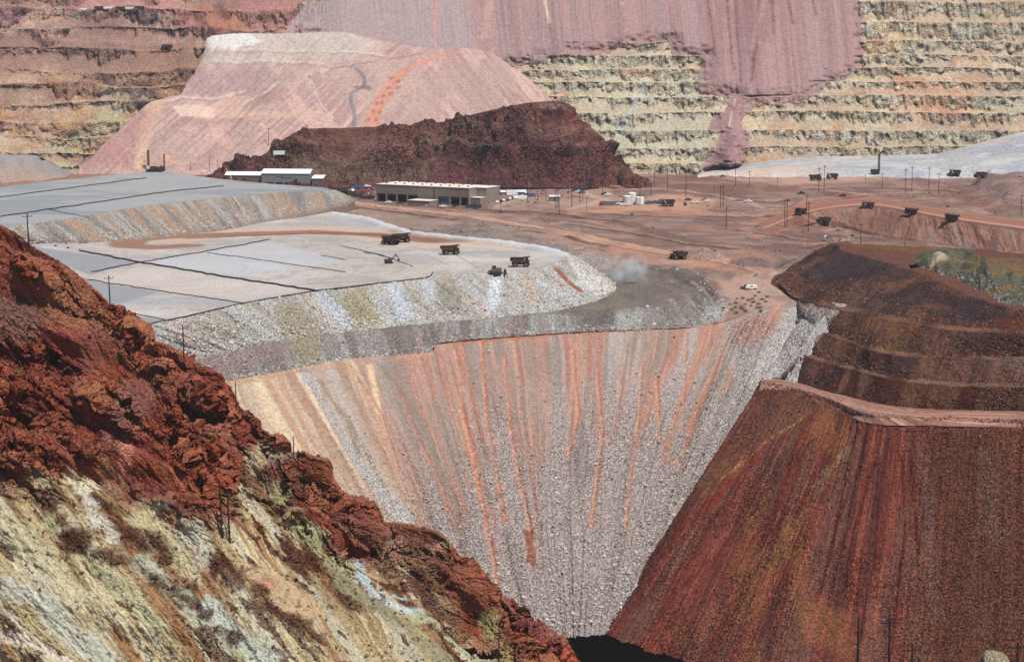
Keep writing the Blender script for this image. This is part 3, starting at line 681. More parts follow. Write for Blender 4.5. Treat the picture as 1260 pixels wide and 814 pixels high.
p.poly([(1150, 216), (1260, 214), (1400, 214), (1400, 262), (1230, 250), (1180, 232)], c(148, 122, 118), 5, 5, 30, .8)
p.lift(ss(-2, 12, p.sd([(1190, 222), (1260, 215), (1400, 214), (1400, 258), (1240, 250), (1205, 238)], 4, 30)) * 9 * (.4 + fbm(X / 40, Y / 40, 3, 107)))
p.poly([(1070, 226), (1130, 220), (1180, 224), (1220, 236), (1120, 234)], c(140, 104, 96), 5, 5, 20, .7)
p.lift(ss(-2, 8, p.sd([(1075, 226), (1130, 220), (1180, 226), (1200, 233), (1120, 233)], 3, 20)) * 4)
p.poly([(1050, 242), (1110, 244), (1190, 252), (1110, 246)], c(120, 84, 74), 5, 4, 20, .5)
p.poly([(1160, 240), (1240, 250), (1300, 262), (1200, 258)], c(138, 92, 78), 5, 4, 20, .6)
p.lift(ss(-2, 8, p.sd([(1110, 240), (1180, 240), (1250, 252), (1300, 264), (1200, 252)], 3, 20)) * 5)
p.poly([(1010, 276), (1060, 290), (1110, 296), (1040, 300), (980, 290)], c(120, 92, 84), 4, 4, 20, .7)
p.stroke([(1000, 285), (1040, 280), (1100, 276)], 3, c(196, 150, 130), a=.8); p.stroke([(1020, 272), (1045, 285), (1050, 300)], 4, c(168, 146, 134), a=.7)
p.stroke([(1015, 293), (1035, 297)], 4, c(130, 138, 140), a=.7)
# grey-purple stock piles and the corner with the shrubs
for (x, y, r, hgt, col) in ((868, 318, 14, 7, (164, 138, 124)), (925, 324, 16, 4.5, (138, 118, 116)), (985, 330, 12, 3, (150, 128, 120)), (1030, 240, 12, 3, (140, 96, 84)), (705, 243, 8, 2.5, (140, 100, 90))):
    A = p.at(x, y); dd = np.hypot(p.P[..., 0] - A[0], (p.P[..., 1] - A[1]) * .75) + (fbm(X / 5, Y / 5, 3, 108) - .5) * 5
    k = np.clip(1 - dd / r, 0, 1); p.lift(k * hgt); p.mix(c(*col), ss(0, .15, k) * .9); p.R = np.where(k > .05, .6, p.R)
p.poly([(880, 340), (945, 335), (958, 350), (985, 370), (960, 380), (915, 392), (885, 398), (880, 385), (893, 368)], c(196, 162, 146), 5, 5, 12, .85, rock=.15)
p.poly([(840, 322), (900, 328), (940, 334), (890, 336)], c(204, 152, 124), 4, 4, 12, .7)
p.poly([(855, 330), (905, 336), (900, 345), (870, 342)], c(124, 102, 94), 3, 3, 8, .8)
p.poly([(950, 368), (985, 366), (1030, 372), (985, 378)], c(206, 158, 138), 4, 4, 12, .7)
p.stroke([(928, 340), (960, 328), (980, 318)], 1.2, c(52, 54, 58), a=.9, wob=.2)
# left strip behind the pads
p.poly([(-300, 205), (190, 205), (190, 216), (0, 232), (-300, 240)], c(172, 124, 104), 4, 3, 30, .8)
p.stroke([(150, 213), (240, 209), (300, 218), (330, 224)], 5, c(214, 170, 144), a=.8)
# workshop yard
p.poly([(405, 236), (470, 240), (470, 248), (600, 254), (600, 246), (700, 240), (700, 234), (400, 222)], c(140, 116, 106), 4, 4, 12, .75, rock=.5)
p.poly([(415, 232), (460, 230), (460, 243), (425, 244)], c(104, 92, 88), 3, 3, 8, .6, rock=.8)
p.mix(c(112, 82, 74), ss(.53, .64, fbm(X / 16, Y / 40, 5, 98)) * .4); p.mix(c(196, 164, 148), ss(.56, .66, fbm(X / 22, Y / 18, 5, 99)) * .35)
p.mix(c(122, 100, 92), np.full(p.U.shape, .22))
for a_ in ([(885, 281), (945, 289), (1000, 297)], [(700, 276), (780, 287), (850, 301), (905, 306)], [(1000, 233), (1090, 231), (1180, 236)], [(640, 284), (700, 291), (745, 303)], [(860, 266), (930, 268), (975, 262)], [(905, 246), (950, 250), (985, 244)],
           [(1040, 262), (1090, 262)], [(720, 262), (800, 266), (870, 270)], [(430, 253), (500, 262), (560, 270)], [(990, 305), (1020, 300), (1050, 296)], [(600, 258), (680, 262), (760, 272)]):
    p.stroke(a_, 5, c(92, 70, 64), a=.8, soft=.8, wob=.6, rock=.6); p.stroke([(x, y - 1.4) for x, y in a_], 3, c(182, 142, 122), a=.5, soft=.8, wob=.6)
FLOOR = p

# ---------------------------------------------------------- haul ramp embankment
a = [(850, 296, -16), (930, 274, -13.5), (985, 254, -6), (1067, 243, -3.5), (1121, 250, -3.5), (1170, 259, -3.5), (1330, 279, -3.5), (1500, 300, -3.5)]
b = [(862, 304, -16.5), (945, 280, -13.5), (1000, 260, -6), (1067, 252.5, -4), (1121, 260, -4), (1170, 269, -4), (1330, 291, -4), (1500, 314, -4)]
e = [(868, 309, -17), (955, 288, -16), (1018, 271, -11), (1067, 284, -15.5), (1115, 293, -18), (1180, 304, -19), (1330, 322, -15.5), (1500, 345, -14)]
a0 = [q + np.array([0, 14, -12]) for q in zrow(a)]
p = Patch('haul_ramp', [a0, zrow(a), zrow(b), zrow(e), [q + np.array([0, -4, -7]) for q in zrow(e)]], nu=620, nv=[8, 22, 70, 5], ref=1)
p.disp((fbm(p.S / 7, p.T / 30, 4, 111) - .5) * 3.5 * ss(1.95, 2.3, p.seg) * (1 - ss(2.8, 3, p.seg)) + (fbm(p.S / 25, p.T / 25, 3, 112) - .5) * 2.5 * ss(1.9, 2.4, p.seg) + (fbm(p.S / 3, p.T / 3, 3, 113) - .5) * .5)
p.fill(c(148, 108, 92)); ft = np.clip(p.seg - 2, 0, 1)
p.mix(c(130, 92, 80), ss(.45, .6, fbm(p.S / 18, p.T / 60, 4, 114))); p.mix(c(162, 120, 102), ss(.54, .66, fbm(p.S / 6, p.T / 60, 4, 115)) * .8)
p.mix(c(150, 128, 120), ss(2, 2.1, p.seg) * ss(.55, .66, fbm(p.S / 12, p.T / 60, 4, 116)) * .7)
m = (p.seg > 1) & (p.seg < 2); s_ = p.seg - 1
p.mix(c(160, 118, 102), m * .9); p.mix(c(186, 146, 126), m * np.exp(-((s_ - .85) / .1) ** 2) * .9); p.mix(c(150, 92, 72), m * (np.exp(-((s_ - .35) / .1) ** 2) + np.exp(-((s_ - .65) / .08) ** 2)) * .7)
p.mix(c(122, 82, 70), np.exp(-((p.seg - 2.03) / .04) ** 2) * .7)
p.poly([(1030, 262), (1120, 268), (1110, 288), (1050, 284)], c(112, 84, 74), 6, 6, 14, .5)
p.R = np.where(m, .05, .45); RAMP = p

# ---------------------------------------------------------- far walls: benched faces, part of the haze painted in as paler colours
def d_wave(X): return (fbm(X / 170, X * 0 + 3.3, 3, 120) - .5) * 46 + (fbm(X / 40, X * 0 + 9.1, 3, 121) - .5) * 14
Z0, D0, RATIO = -26.0, 2336.0, 1.45
def benched(name, X0, X1, dx, heights, seed, kind):
    nx = int((X1 - X0) / dx * Q); X = np.linspace(X0, X1, nx)
    rz = []; rd = []; kd = []; zz = Z0
    prof_z = []; prof_d = []; prof_k = []; prof_b = []
    for i, h in enumerate(heights):
        zo = (fbm(X / 90, X * 0 + i * 5, 3, seed + i) - .5) * (5 if kind == 'pale' else 16)
        zo1 = (fbm(X / 90, X * 0 + (i + 1) * 5, 3, seed + i + 1) - .5) * (5 if kind == 'pale' else 16)
        th = h * np.clip((.36 if kind == 'pale' else .5) + (fbm(X / 70, X * 0 + i * 7, 3, seed + 3) - .5) * (1.3 if kind == 'pale' else 3.2) + (fbm(X / 7, X * 0 + i * 9, 4, seed + 4, .65) - .5) * 1.1, .05, .97)
        tr = th * 1.28; fz = h - th; fr = fz * .5
        flat = np.maximum(h * RATIO - tr - fr, 2)
        base = (zz - Z0) * RATIO
        for t in np.linspace(0, 1, 6, endpoint=False):
            prof_z.append(zz + zo + th * t); prof_d.append(base + tr * t); prof_k.append(0 * X + 0); prof_b.append(0 * X + i + t * .3)
        for t in np.linspace(0, 1, 8, endpoint=False):
            prof_z.append(zz + zo * (1 - t) + zo1 * t + th + fz * t); prof_d.append(base + tr + fr * t); prof_k.append(0 * X + 1); prof_b.append(0 * X + i + .3 + .5 * t)
        for t in (0., .5):
            prof_z.append(zz + zo1 + h); prof_d.append(base + tr + fr + flat * t * .96); prof_k.append(0 * X + 2); prof_b.append(0 * X + i + .8 + t * .2)
        zz += h
    prof_z.append(0 * X + zz); prof_d.append(0 * X + (zz - Z0) * RATIO + 400); prof_k.append(0 * X + 2); prof_b.append(0 * X + len(heights))
    Zg = np.array(prof_z); Dg = np.array(prof_d) + D0 + d_wave(X)[None]; K = np.array(prof_k); B = np.array(prof_b)
    Xg = X[None] * np.ones((len(Zg), 1))
    isf = (K == 1)
    bh, bid = blocks(Xg / 5.5, Zg / 5.0, seed, 1.6)
    crag = (fbm(Xg / 6, Zg / 9, 4, seed + 5) - .5) * 4.5 + (rid(Xg / 2.5, Zg / 6, 3, seed + 6) - .5) * 1.2
    crag = crag * .5 + bh * 3.2
    Dg = Dg + np.where(isf, crag, crag * .2)
    G = np.stack([Xg, Dg, Zg], -1)[::-1]
    p = Patch(name, grid=G)
    p.K = K[::-1]; p.B = B[::-1]; p.ids = bid[::-1]
    return p
p = benched('benched_wall', -230, 980, 1.0, [14, 15, 16, 17, 16, 14, 13, 13, 14, 20, 22, 23, 24, 24], 130, 'pale')
X, Z = p.P[..., 0], p.P[..., 2]; K, B = p.K, p.B
f = (K == 1).astype(float)
p.fill(c(208, 188, 156))
p.mix(c(216, 200, 170), ss(.5, .6, fbm(X / 30, Z / 8, 4, 140)) * .8)
p.mix(c(200, 164, 142), ss(.5, .64, fbm(X / 60, B * .8, 4, 141)) * (1 - f) * .9)
p.mix(c(188, 142, 120), ss(.58, .7, fbm(X / 18, B * 1.7, 4, 142)) * (1 - f * .6) * .8)
p.mix(c(200, 198, 184), f * ss(.45, .6, fbm(X / 9, Z / 6, 4, 143)) * .9)
dk = ss(.5, .57, fbm(X / 13, B * 2.3, 6, 144, .62)) * np.maximum(f, .3)
dk2 = ss(.40, .62, fbm(X / 2.6, Z / 5, 4, 145))
p.mix(c(132, 124, 112), dk * dk2 * .95); p.mix(c(84, 82, 84), dk * ss(.5, .66, fbm(X / 3.4, Z / 4, 4, 146)) * .9)
p.mix(c(176, 168, 134), ss(.6, .7, fbm(X / 22, Z / 14, 4, 147)) * .6)
p.mix(c(190, 150, 110), ss(0, 300, X) * ss(.5, .62, fbm(X / 25, Z / 8, 4, 148)) * .5)
p.mix(c(176, 170, 150), ss(.52, .62, fbm(X / 50, Z / 22, 6, 151, .6)) * .6); p.mix(c(196, 170, 150), ss(.54, .62, fbm(X / 28, Z / 18, 6, 152, .6)) * .5)
p.poly([(700, 80), (840, 80), (880, 150), (860, 210), (780, 200), (700, 150)], c(198, 200, 176), 12, 15, 30, .4)
p.poly([(1095, 90), (1190, 100), (1200, 150), (1140, 150), (1100, 130)], c(204, 150, 128), 10, 12, 30, .5)
p.mix(c(148, 138, 122), f * ss(.62, .8, p.ids) * .6); p.mix(c(222, 212, 190), f * ss(.3, .12, p.ids) * .6)
p.stroke([(795, 100), (775, 140), (760, 165)], 6, c(196, 202, 196), a=.7, soft=.9)
p.stroke([(765, 88), (800, 92)], 7, c(206, 152, 122), a=.6, soft=.9)
for i in range(1, 14):
    m = np.exp(-((B - i + .07) / .09) ** 2) * ss(.35, .6, fbm(X / 40, X * 0 + i, 3, 149))
    p.mix(c(214, 184, 158), m * .6)
p.R = .45 * f + .3; p.disp((fbm(X / 3, Z / 3, 3, 150) - .5) * .8)
KW = p

p = benched('left_benched_wall', -1050, -150, 1.25, [13, 13, 15, 14, 16, 18, 16, 20, 22, 20, 24, 24], 160, 'brown')
X, Z = p.P[..., 0], p.P[..., 2]; K, B = p.K, p.B
f = (K == 1).astype(float)
p.fill(c(180, 150, 124))
p.mix(c(196, 156, 118), ss(.45, .58, fbm(X / 50, Z / 20, 5, 170)) * .9); p.mix(c(166, 122, 104), ss(.5, .62, fbm(X / 35, Z / 12, 4, 171)) * .8)
p.mix(c(188, 178, 146), ss(.52, .64, fbm(X / 40, Z / 24, 4, 172)) * .8 * ss(90, 0, Z)); p.mix(c(206, 178, 156), ss(.56, .68, fbm(X / 16, Z / 6, 4, 173)) * .6)
p.mix(c(172, 140, 132), ss(50, 95, Z) * .65)
dk = ss(.48, .56, fbm(X / 26, B * 1.4, 5, 174)) * np.maximum(f, .2); p.mix(c(112, 96, 98), dk * .85)
p.mix(c(74, 66, 74), dk * ss(.46, .6, fbm(X / 5, Z / 5, 4, 175)) * f * .95)
p.mix(c(152, 148, 128), ss(.54, .66, fbm(X / 12, Z / 10, 4, 176)) * ss(40, 0, Z) * .6)
for i in range(1, 12):
    m = np.exp(-((B - i + .08) / .09) ** 2) * ss(.45, .6, fbm(X / 60, X * 0 + i, 3, 177)); p.mix(c(212, 172, 146), m * .75)
p.stroke([(30, 25), (60, 44), (110, 50), (200, 52), (260, 55)], 7, c(206, 168, 152), a=.85, soft=.6)
p.poly([(-20, 8), (12, 4), (22, 18), (30, 26), (-20, 28)], c(178, 134, 134), 2, 3, 20, .8)
p.poly([(75, -20), (220, -20), (222, 10), (85, 14)], c(196, 142, 138), 4, 4, 20, .75)
p.poly([(205, 8), (240, 12), (262, 45), (256, 52), (215, 30)], c(178, 124, 116), 4, 4, 20, .7)
p.poly([(237, 5), (285, 5), (312, 40), (280, 38), (262, 46)], c(182, 122, 98), 4, 6, 14, .75)
p.stroke([(240, 15), (262, 38)], 7, c(92, 62, 64), a=.8, soft=.8, wob=.9); p.stroke([(270, 10), (295, 38)], 7, c(104, 58, 56), a=.8, soft=.8, wob=.9)
p.poly([(282, -20), (400, -20), (380, 5), (345, 40), (312, 42), (285, 5)], c(180, 128, 122), 6, 6, 20, .8)
p.poly([(165, 60), (250, 60), (240, 110), (200, 120), (160, 100)], c(190, 148, 112), 8, 10, 20, .5)
p.poly([(140, 115), (165, 112), (155, 160), (60, 200), (50, 180), (110, 150)], c(190, 184, 154), 8, 8, 20, .5)
p.mix(c(140, 108, 98), ss(20, 100, Z) * ss(.42, .6, fbm(X / 60, Z / 30, 5, 181)) * .6)
p.R = .4 + .3 * f; p.disp((fbm(X / 3, Z / 3, 3, 178) - .5) * 1.2 + (fbm(X / 25, Z / 15, 3, 179) - .5) * 6)
LW = p

# pink dump poured over the far wall
nx = int(720 * Q); nz = int(330 * Q)
X = np.linspace(-330, 420, nx)[None] * np.ones((nz, 1)); Z = np.linspace(262, -26, nz)[:, None] * np.ones((1, nx))
# the dump rests on the bench crests and thins out onto the benches at its edge
kx = KW.P[0, :, 0]; kz = KW.P[::-1, :, 2]; kd = KW.P[::-1, :, 1]
zs = Z[:, 0]; KD_ = np.zeros((nz, len(kx)))
for j in range(len(kx)):
    zz_ = np.maximum.accumulate(kz[:-1, j]) + np.arange(len(kz) - 1) * 1e-4
    KD_[:, j] = np.interp(zs, zz_, kd[:-1, j])
fr_ = KD_ - RATIO * zs[:, None]; n_w = max(2, int(26 / abs(zs[1] - zs[0])))
env = fr_.copy()
for k_ in range(-n_w, n_w + 1, 2):
    env = np.minimum(env, np.roll(fr_, k_, axis=0) if abs(k_) < nz else fr_)
for it in range(3):
    env = (np.roll(env, n_w // 3, 0) + env + np.roll(env, -(n_w // 3), 0)) / 3
for it in range(4):
    env = (np.roll(env, 4, 1) + env + np.roll(env, -4, 1)) / 3
env = env - 4.0 + RATIO * zs[:, None]
ENV = np.stack([np.interp(X[0], kx, env[i]) for i in range(nz)]); KDr = np.stack([np.interp(X[0], kx, KD_[i]) for i in range(nz)])
lowx = X[0] < kx[0]; ENV[:, lowx] = (D0 + d_wave(X) + (Z - Z0) * RATIO - 24)[:, lowx]; KDr[:, lowx] = ENV[:, lowx]
Dm = ENV
p = Patch('pink_dump', grid=np.stack([X, Dm, Z], -1))
out = [(395, -140), (382, 0), (350, 42), (330, 130), (560, 130), (625, 84), (640, 79), (700, 69), (760, 60), (824, 51), (830, 60), (832, 71), (868, 71), (866, 90), (858, 108), (872, 114), (905, 117), (897, 132), (880, 150), (872, 163), (893, 164), (886, 180), (874, 200), (868, 216), (928, 216), (926, 200),
       (921, 188), (930, 184), (919, 164), (911, 150), (921, 138), (935, 126), (962, 124), (985, 126), (1000, 121), (1015, 107), (1035, 96), (1058, 88), (1063, 70), (1060, 20), (1062, -140)]
d0_ = p.sd(out, 4.5, 9, 5)
edges_ = Z0 + np.concatenate([[0], np.cumsum([14, 15, 16, 17, 16, 14, 13, 13, 14, 20, 22, 23, 24, 24])])
bi_ = np.clip(np.searchsorted(edges_, Z[:, 0], side='right') - 1, 0, len(edges_) - 2)
zm_ = edges_[bi_] + (edges_[bi_ + 1] - edges_[bi_]) * .45
ri_ = np.clip(np.rint(np.interp(-zm_, -Z[:, 0], np.arange(nz))).astype(int), 0, nz - 1)
d = .3 * d0_[ri_, :] + .7 * d0_; d = np.where(Z > 40, np.where(p.px < 640, d0_, d), d)
md_ = ss(-1, 20, d); p.P[..., 1] = ENV * md_ + (KDr - 1.0) * (1 - md_)
fanx = X + (X - 215) * (Z - 260) * -.0006
g = rid(fanx / 6, Z / 200, 4, 182)
p.P[..., 1] += ((g - .5) * 3 + (fbm(fanx / 30, Z / 200, 3, 183) - .5) * 7) * ss(3, 25, d) + (fbm(X / 4, Z / 4, 3, 184) - .5) * 1.2
p.refresh(); p.mask = d > -.5
p.fill(c(172, 140, 137)); a1 = fbm(fanx / 14, Z / 260, 4, 185); a2 = fbm(fanx / 3, Z / 160, 4, 186)
p.mix(c(156, 122, 121), ss(.46, .64, a1) * .7); p.mix(c(184, 152, 147), ss(.52, .68, a2) * .45); p.mix(c(164, 142, 140), ss(.56, .68, fbm(fanx / 20, Z / 300, 3, 187)) * .6)
p.poly([(380, -140), (555, -140), (583, 55), (600, 80), (330, 120), (350, 40)], c(172, 154, 153), 3, 4, 20, .8)
p.poly([(900, -60), (960, -60), (945, 40), (930, 90), (905, 40)], c(138, 96, 96), 10, 12, 18, .5)
for a in ([(905, 0), (908, 50), (912, 100)], [(895, 0), (900, 70), (908, 112)], [(935, 0), (930, 60), (925, 100)], [(950, 0), (952, 40)], [(970, 0), (975, 30)], [(870, 0), (880, 60)], [(1000, 0), (1005, 20)]):
    p.stroke(a, 2.2, c(122, 66, 70), a=.6, soft=.8, wob=.9)
p.stroke([(605, -10), (598, 20), (596, 45)], 7, c(196, 160, 146), a=.6, soft=.9, wob=.7); p.stroke([(536, 0), (534, 50)], 5, c(196, 148, 144), a=.7, soft=.9, wob=.6)
p.stroke([(670, -5), (672, 10), (676, 28)], 2.2, c(222, 200, 176), a=.9, soft=.5)
p.stroke([(985, 30), (990, 80), (990, 105)], 2, c(178, 150, 148), a=.5, soft=.8); p.stroke([(925, 60), (935, 20), (940, 0)], 4, c(176, 152, 150), a=.5, soft=.8)
p.stroke([(905, 120), (899, 145), (896, 160)], .9, c(214, 206, 200), a=.8)
p.R[:] = .12; JD = p

# ---------------------------------------------------------- pink heap, left of centre
h0 = [(255, 47, 2450), (262, 44, 2450), (300, 41, 2450), (345, 41.5, 2450), (420, 39.5, 2450), (450, 46, 2450), (480, 52, 2450), (530, 60, 2450), (580, 60, 2450), (606, 66, 2450)]
h1 = [(240, 90, 2390), (258, 85, 2385), (300, 86, 2385), (350, 84, 2385), (420, 84, 2385), (460, 86, 2385), (500, 88, 2385), (550, 89, 2385), (608, 89, 2385), (645, 96, 2390)]
h2 = [(222, 118, 2340), (245, 124, 2335), (290, 130, 2330), (350, 130, 2325), (420, 126, 2330), (470, 124, 2335), (520, 124, 2335), (570, 122, 2335), (630, 120, 2335), (672, 120, 2345)]
h2b = [(185, 128, 2320), (222, 138, 2295), (270, 143, 2290), (340, 143, 2290), (420, 140, 2300), (470, 138, 2310), (520, 136, 2310), (575, 134, 2310), (640, 132, 2310), (684, 130, 2325)]
h3 = [(98, 206, 2250), (185, 213, 2225), (260, 214, 2215), (340, 213, 2215), (420, 213, 2215), (480, 213, 2215), (540, 213, 2215), (610, 213, 2215), (690, 213, 2215), (770, 213, 2220)]
hb = [q + np.array([0, 120, -4]) for q in drow(h0)]; h4 = [q + np.array([0, -20, -14]) for q in drow(h3)]
p = Patch('pink_heap', [hb, drow(h0), drow(h1), drow(h2), drow(h2b), drow(h3), h4], nu=800, nv=[10, 60, 55, 16, 90, 8], ref=4)
S, T, U, V, seg = p.S, p.T, p.U, p.V, p.seg; X, Z = p.P[..., 0], p.P[..., 2]
sk = X + np.where(X < -90, 1, -1) * 0; 
kl = ss(-60, -80, X)
sk1 = X + Z * 0.9; sk2 = X - Z * 0.55 * -1
kx = (X + 60) * .0032; st1 = fbm((X - Z * 1.0 + 60) / 8, Z / 150, 4, 190); st2 = fbm((X + Z * .9) / 8, Z / 150, 4, 191)
st = st1 * kl + st2 * (1 - kl)
mid = ss(1, 1.3, seg) * (1 - ss(4.8, 5, seg))
p.disp((st - .5) * 4.2 * mid * np.clip(np.abs(X + 70) / 60, 0, 1) + (fbm(X / 45, Z / 40, 3, 192) - .5) * 8 * mid + (fbm(X / 3.5, Z / 3.5, 3, 193) - .5) * 1.1)
p.fill(c(198, 162, 154)); p.mix(c(180, 146, 142), ss(.46, .58, st) * .85); p.mix(c(214, 184, 172), ss(.54, .66, fbm((X - Z * 1.0 * kl + Z * .9 * (1 - kl)) / 3.2, Z / 90, 4, 196)) * .55); p.mix(c(168, 132, 128), ss(.58, .7, fbm((X - Z * 1.0 * kl + Z * .9 * (1 - kl)) / 2.4, Z / 70, 4, 197)) * .6); p.mix(c(212, 176, 162), ss(.56, .66, fbm((X + Z) / 12, (X - Z) / 60, 4, 194)) * .7)
p.mix(c(186, 160, 150), ss(.5, .62, fbm(X / 40, Z / 30, 4, 195)) * .6)
p.poly([(240, 30), (440, 30), (470, 60), (440, 74), (380, 70), (330, 80), (250, 80)], c(200, 188, 178), 6, 8, 20, .75)
p.poly([(250, 36), (310, 40), (325, 52), (290, 60), (256, 58)], c(226, 222, 218), 4, 3, 10, .85)
p.poly([(225, 88), (330, 80), (320, 120), (215, 120)], c(168, 142, 142), 8, 10, 14, .6)
p.poly([(212, 130), (245, 128), (273, 136), (262, 146), (222, 144)], c(224, 194, 178), 2, 2, 10, .95)
p.poly([(222, 144), (262, 147), (300, 144), (300, 150), (255, 156), (225, 152)], c(170, 132, 124), 3, 3, 10, .5)
p.poly([(262, 136), (400, 138), (400, 144), (270, 146)], c(210, 174, 158), 2, 2, 10, .8)
p.poly([(325, 110), (360, 108), (352, 122), (310, 132), (290, 130)], c(168, 134, 124), 4, 4, 10, .6); p.poly([(320, 92), (352, 92), (350, 103), (318, 104)], c(176, 150, 146), 3, 3, 10, .6); p.poly([(275, 112), (318, 122), (290, 138), (262, 128)], c(212, 176, 156), 4, 4, 10, .6)
for a_, w_ in (([(262, 62), (340, 62), (440, 64), (470, 68)], 3), ([(256, 76), (330, 74), (400, 78)], 3), ([(205, 124), (222, 119), (260, 122), (300, 112)], 3), ([(345, 100), (330, 112), (300, 128)], 2.5)):
    p.stroke(a_, w_, c(218, 200, 188), a=.6, soft=.7, wob=.5); p.stroke([(x, y + 3) for x, y in a_], w_ * .8, c(160, 136, 132), a=.5, soft=.8, wob=.7)
for k_ in range(9):
    x_ = 505 + k_ * 14; p.stroke([(x_, 70 + k_ * 3), (x_ + 26, 100 + k_ * 2), (x_ + 50, 128 + k_)], 1.6, c(176, 142, 134), a=.5, soft=.9, wob=.9)
for k_ in range(8):
    x_ = 268 + k_ * 14; p.stroke([(x_, 58 + k_ * 1.5), (x_ - 16, 84), (x_ - 34, 118)], 1.8, c(172, 142, 140), a=.5, soft=.9, wob=.9)
p.stroke([(196, 125), (182, 150), (175, 180), (176, 206)], 9, c(216, 180, 152), a=.8, soft=.7); p.stroke([(187, 130), (176, 160), (168, 205)], 4, c(224, 190, 160), a=.7)
p.poly([(98, 206), (185, 128), (192, 140), (160, 208)], c(190, 142, 136), 4, 5, 12, .6)
# terracotta ribbon road
TR = [(562, 64), (540, 70), (515, 78), (497, 88), (486, 98), (475, 112), (466, 128), (460, 142), (457, 154)]
for w_, pts in ((4, TR[:4]), (7, TR[3:])):
    p.stroke(pts, w_, c(210, 146, 124), a=.95, soft=.35, wob=.2) if False else p.stroke(pts, w_, c(208, 148, 126), a=.9, soft=.4, wob=.25)
for (x, y) in ((482, 96), (490, 100), (478, 108), (489, 108), (472, 118), (481, 116), (464, 127), (471, 126), (460, 137), (467, 138), (453, 147), (463, 147)):
    p.stroke([(x - 1, y + 1), (x + 1, y - 1)], 2.2, c(172, 112, 96), a=.8, soft=.5)
for a_, w_ in (([(408, 85), (450, 78), (500, 70), (520, 65)], 1.5), ([(439, 84), (448, 96), (448, 105), (432, 115), (431, 125), (436, 140), (435, 155)], 2.4)):
    p.stroke(a_, w_, c(132, 126, 132), a=.8, soft=.4, wob=.15)
p.stroke([(440, 108), (452, 108)], 4, c(128, 112, 108), a=.8)
p.stroke([(400, 86), (378, 92), (386, 110), (396, 132), (408, 145), (400, 155)], 2.4, c(212, 186, 172), a=.8); p.stroke([(380, 92), (388, 120), (400, 138)], 1.2, c(140, 126, 128), a=.7)
p.stroke([(320, 192), (300, 203), (240, 212)], 3, c(214, 182, 166), a=.7)
p.poly([(198, 188), (206, 190), (214, 200), (198, 205)], c(220, 172, 148), 2, 2, 10, .8)
p.R[:] = .08; HP = p

# ---------------------------------------------------------- dark rocky hill behind the shops: red-brown rock, cloud shade also put into its colours
g0 = [(255, 216, 2100), (285, 208, 2110), (312, 196, 2125), (335, 184, 2140), (368, 161, 2160), (430, 157, 2170), (490, 155, 2180), (545, 150, 2185), (585, 140, 2190), (625, 131, 2190), (655, 126, 2190), (688, 124.5, 2190), (704, 131, 2188), (716, 148, 2182), (735, 163, 2172), (752, 182, 2160), (760, 200, 2140), (775, 212, 2118), (795, 219, 2100)]
g1 = [(250, 219, 2085), (285, 217, 2085), (315, 215, 2085), (340, 212, 2085), (370, 205, 2090), (430, 200, 2095), (490, 200, 2100), (545, 200, 2100), (585, 200, 2100), (625, 200, 2100), (655, 200, 2100), (690, 200, 2100), (708, 202, 2100), (722, 206, 2100), (740, 210, 2098), (757, 213, 2094), (770, 216, 2090), (785, 219, 2086), (800, 222, 2084)]
g2 = [(245, 230, 2040)] + [(x, 231, 2045) for x in (285, 315, 340, 370, 430, 490, 545, 585, 625, 655, 690, 708, 722, 740, 757, 772, 787, 803)]
gb = [q + np.array([0, 45, -45]) for q in drow(g0)]
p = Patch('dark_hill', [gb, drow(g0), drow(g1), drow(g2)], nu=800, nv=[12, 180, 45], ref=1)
S, T, V, seg = p.S, p.T, p.V, p.seg; X, Z = p.P[..., 0].copy(), p.P[..., 2].copy()
mid = ss(1.0, 1.12, seg) * (1 - ss(2.7, 3, seg))
zt = Z + (fbm(X / 60, Z / 60, 3, 200) - .5) * 8
ter = np.abs(((zt / 17) % 1) - .5) * 2
rough = ss(.35, .6, fbm(X / 45, Z / 25, 4, 201))
p.disp(((rid(X / 28, Z / 22, 5, 202) - .5) * 15 * (.45 + rough) + (ss(.2, .8, ter) - .5) * 8 + (rid(X / 7, Z / 7, 4, 203) - .5) * 4 * (.3 + rough)) * mid * ss(0, .05, p.U) * ss(1, .8, p.U) + ((rid(X / 5, Z / 4, 4, 204) - .5) * 1.6 + blocks(X / 9, Z / 7, 12, 1.5)[0] * 3.4 * (.3 + rough) * ss(1.02, 1.15, seg) + blocks(X / 3.6, Z / 3, 16, 1.5)[0] * 2.0) * mid)
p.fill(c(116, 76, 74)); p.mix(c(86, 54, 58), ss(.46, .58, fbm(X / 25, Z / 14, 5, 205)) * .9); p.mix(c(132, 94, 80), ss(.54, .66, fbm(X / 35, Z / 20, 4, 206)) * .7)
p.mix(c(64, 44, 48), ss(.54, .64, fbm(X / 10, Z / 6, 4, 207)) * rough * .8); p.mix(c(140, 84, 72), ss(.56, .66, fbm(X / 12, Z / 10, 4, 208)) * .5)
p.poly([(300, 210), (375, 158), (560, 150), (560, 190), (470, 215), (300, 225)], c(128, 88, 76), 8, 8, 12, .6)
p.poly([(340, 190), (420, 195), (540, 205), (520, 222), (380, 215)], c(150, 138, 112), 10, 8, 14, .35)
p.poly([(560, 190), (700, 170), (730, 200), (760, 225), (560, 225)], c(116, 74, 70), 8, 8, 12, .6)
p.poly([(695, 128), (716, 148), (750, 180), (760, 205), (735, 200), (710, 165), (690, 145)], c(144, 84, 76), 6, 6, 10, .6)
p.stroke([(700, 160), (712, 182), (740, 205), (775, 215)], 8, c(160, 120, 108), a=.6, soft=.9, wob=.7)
p.stroke([(625, 138), (610, 155), (592, 168)], 4, c(140, 108, 98), a=.7); p.stroke([(495, 152), (530, 165), (560, 172)], 2, c(150, 116, 100), a=.6)
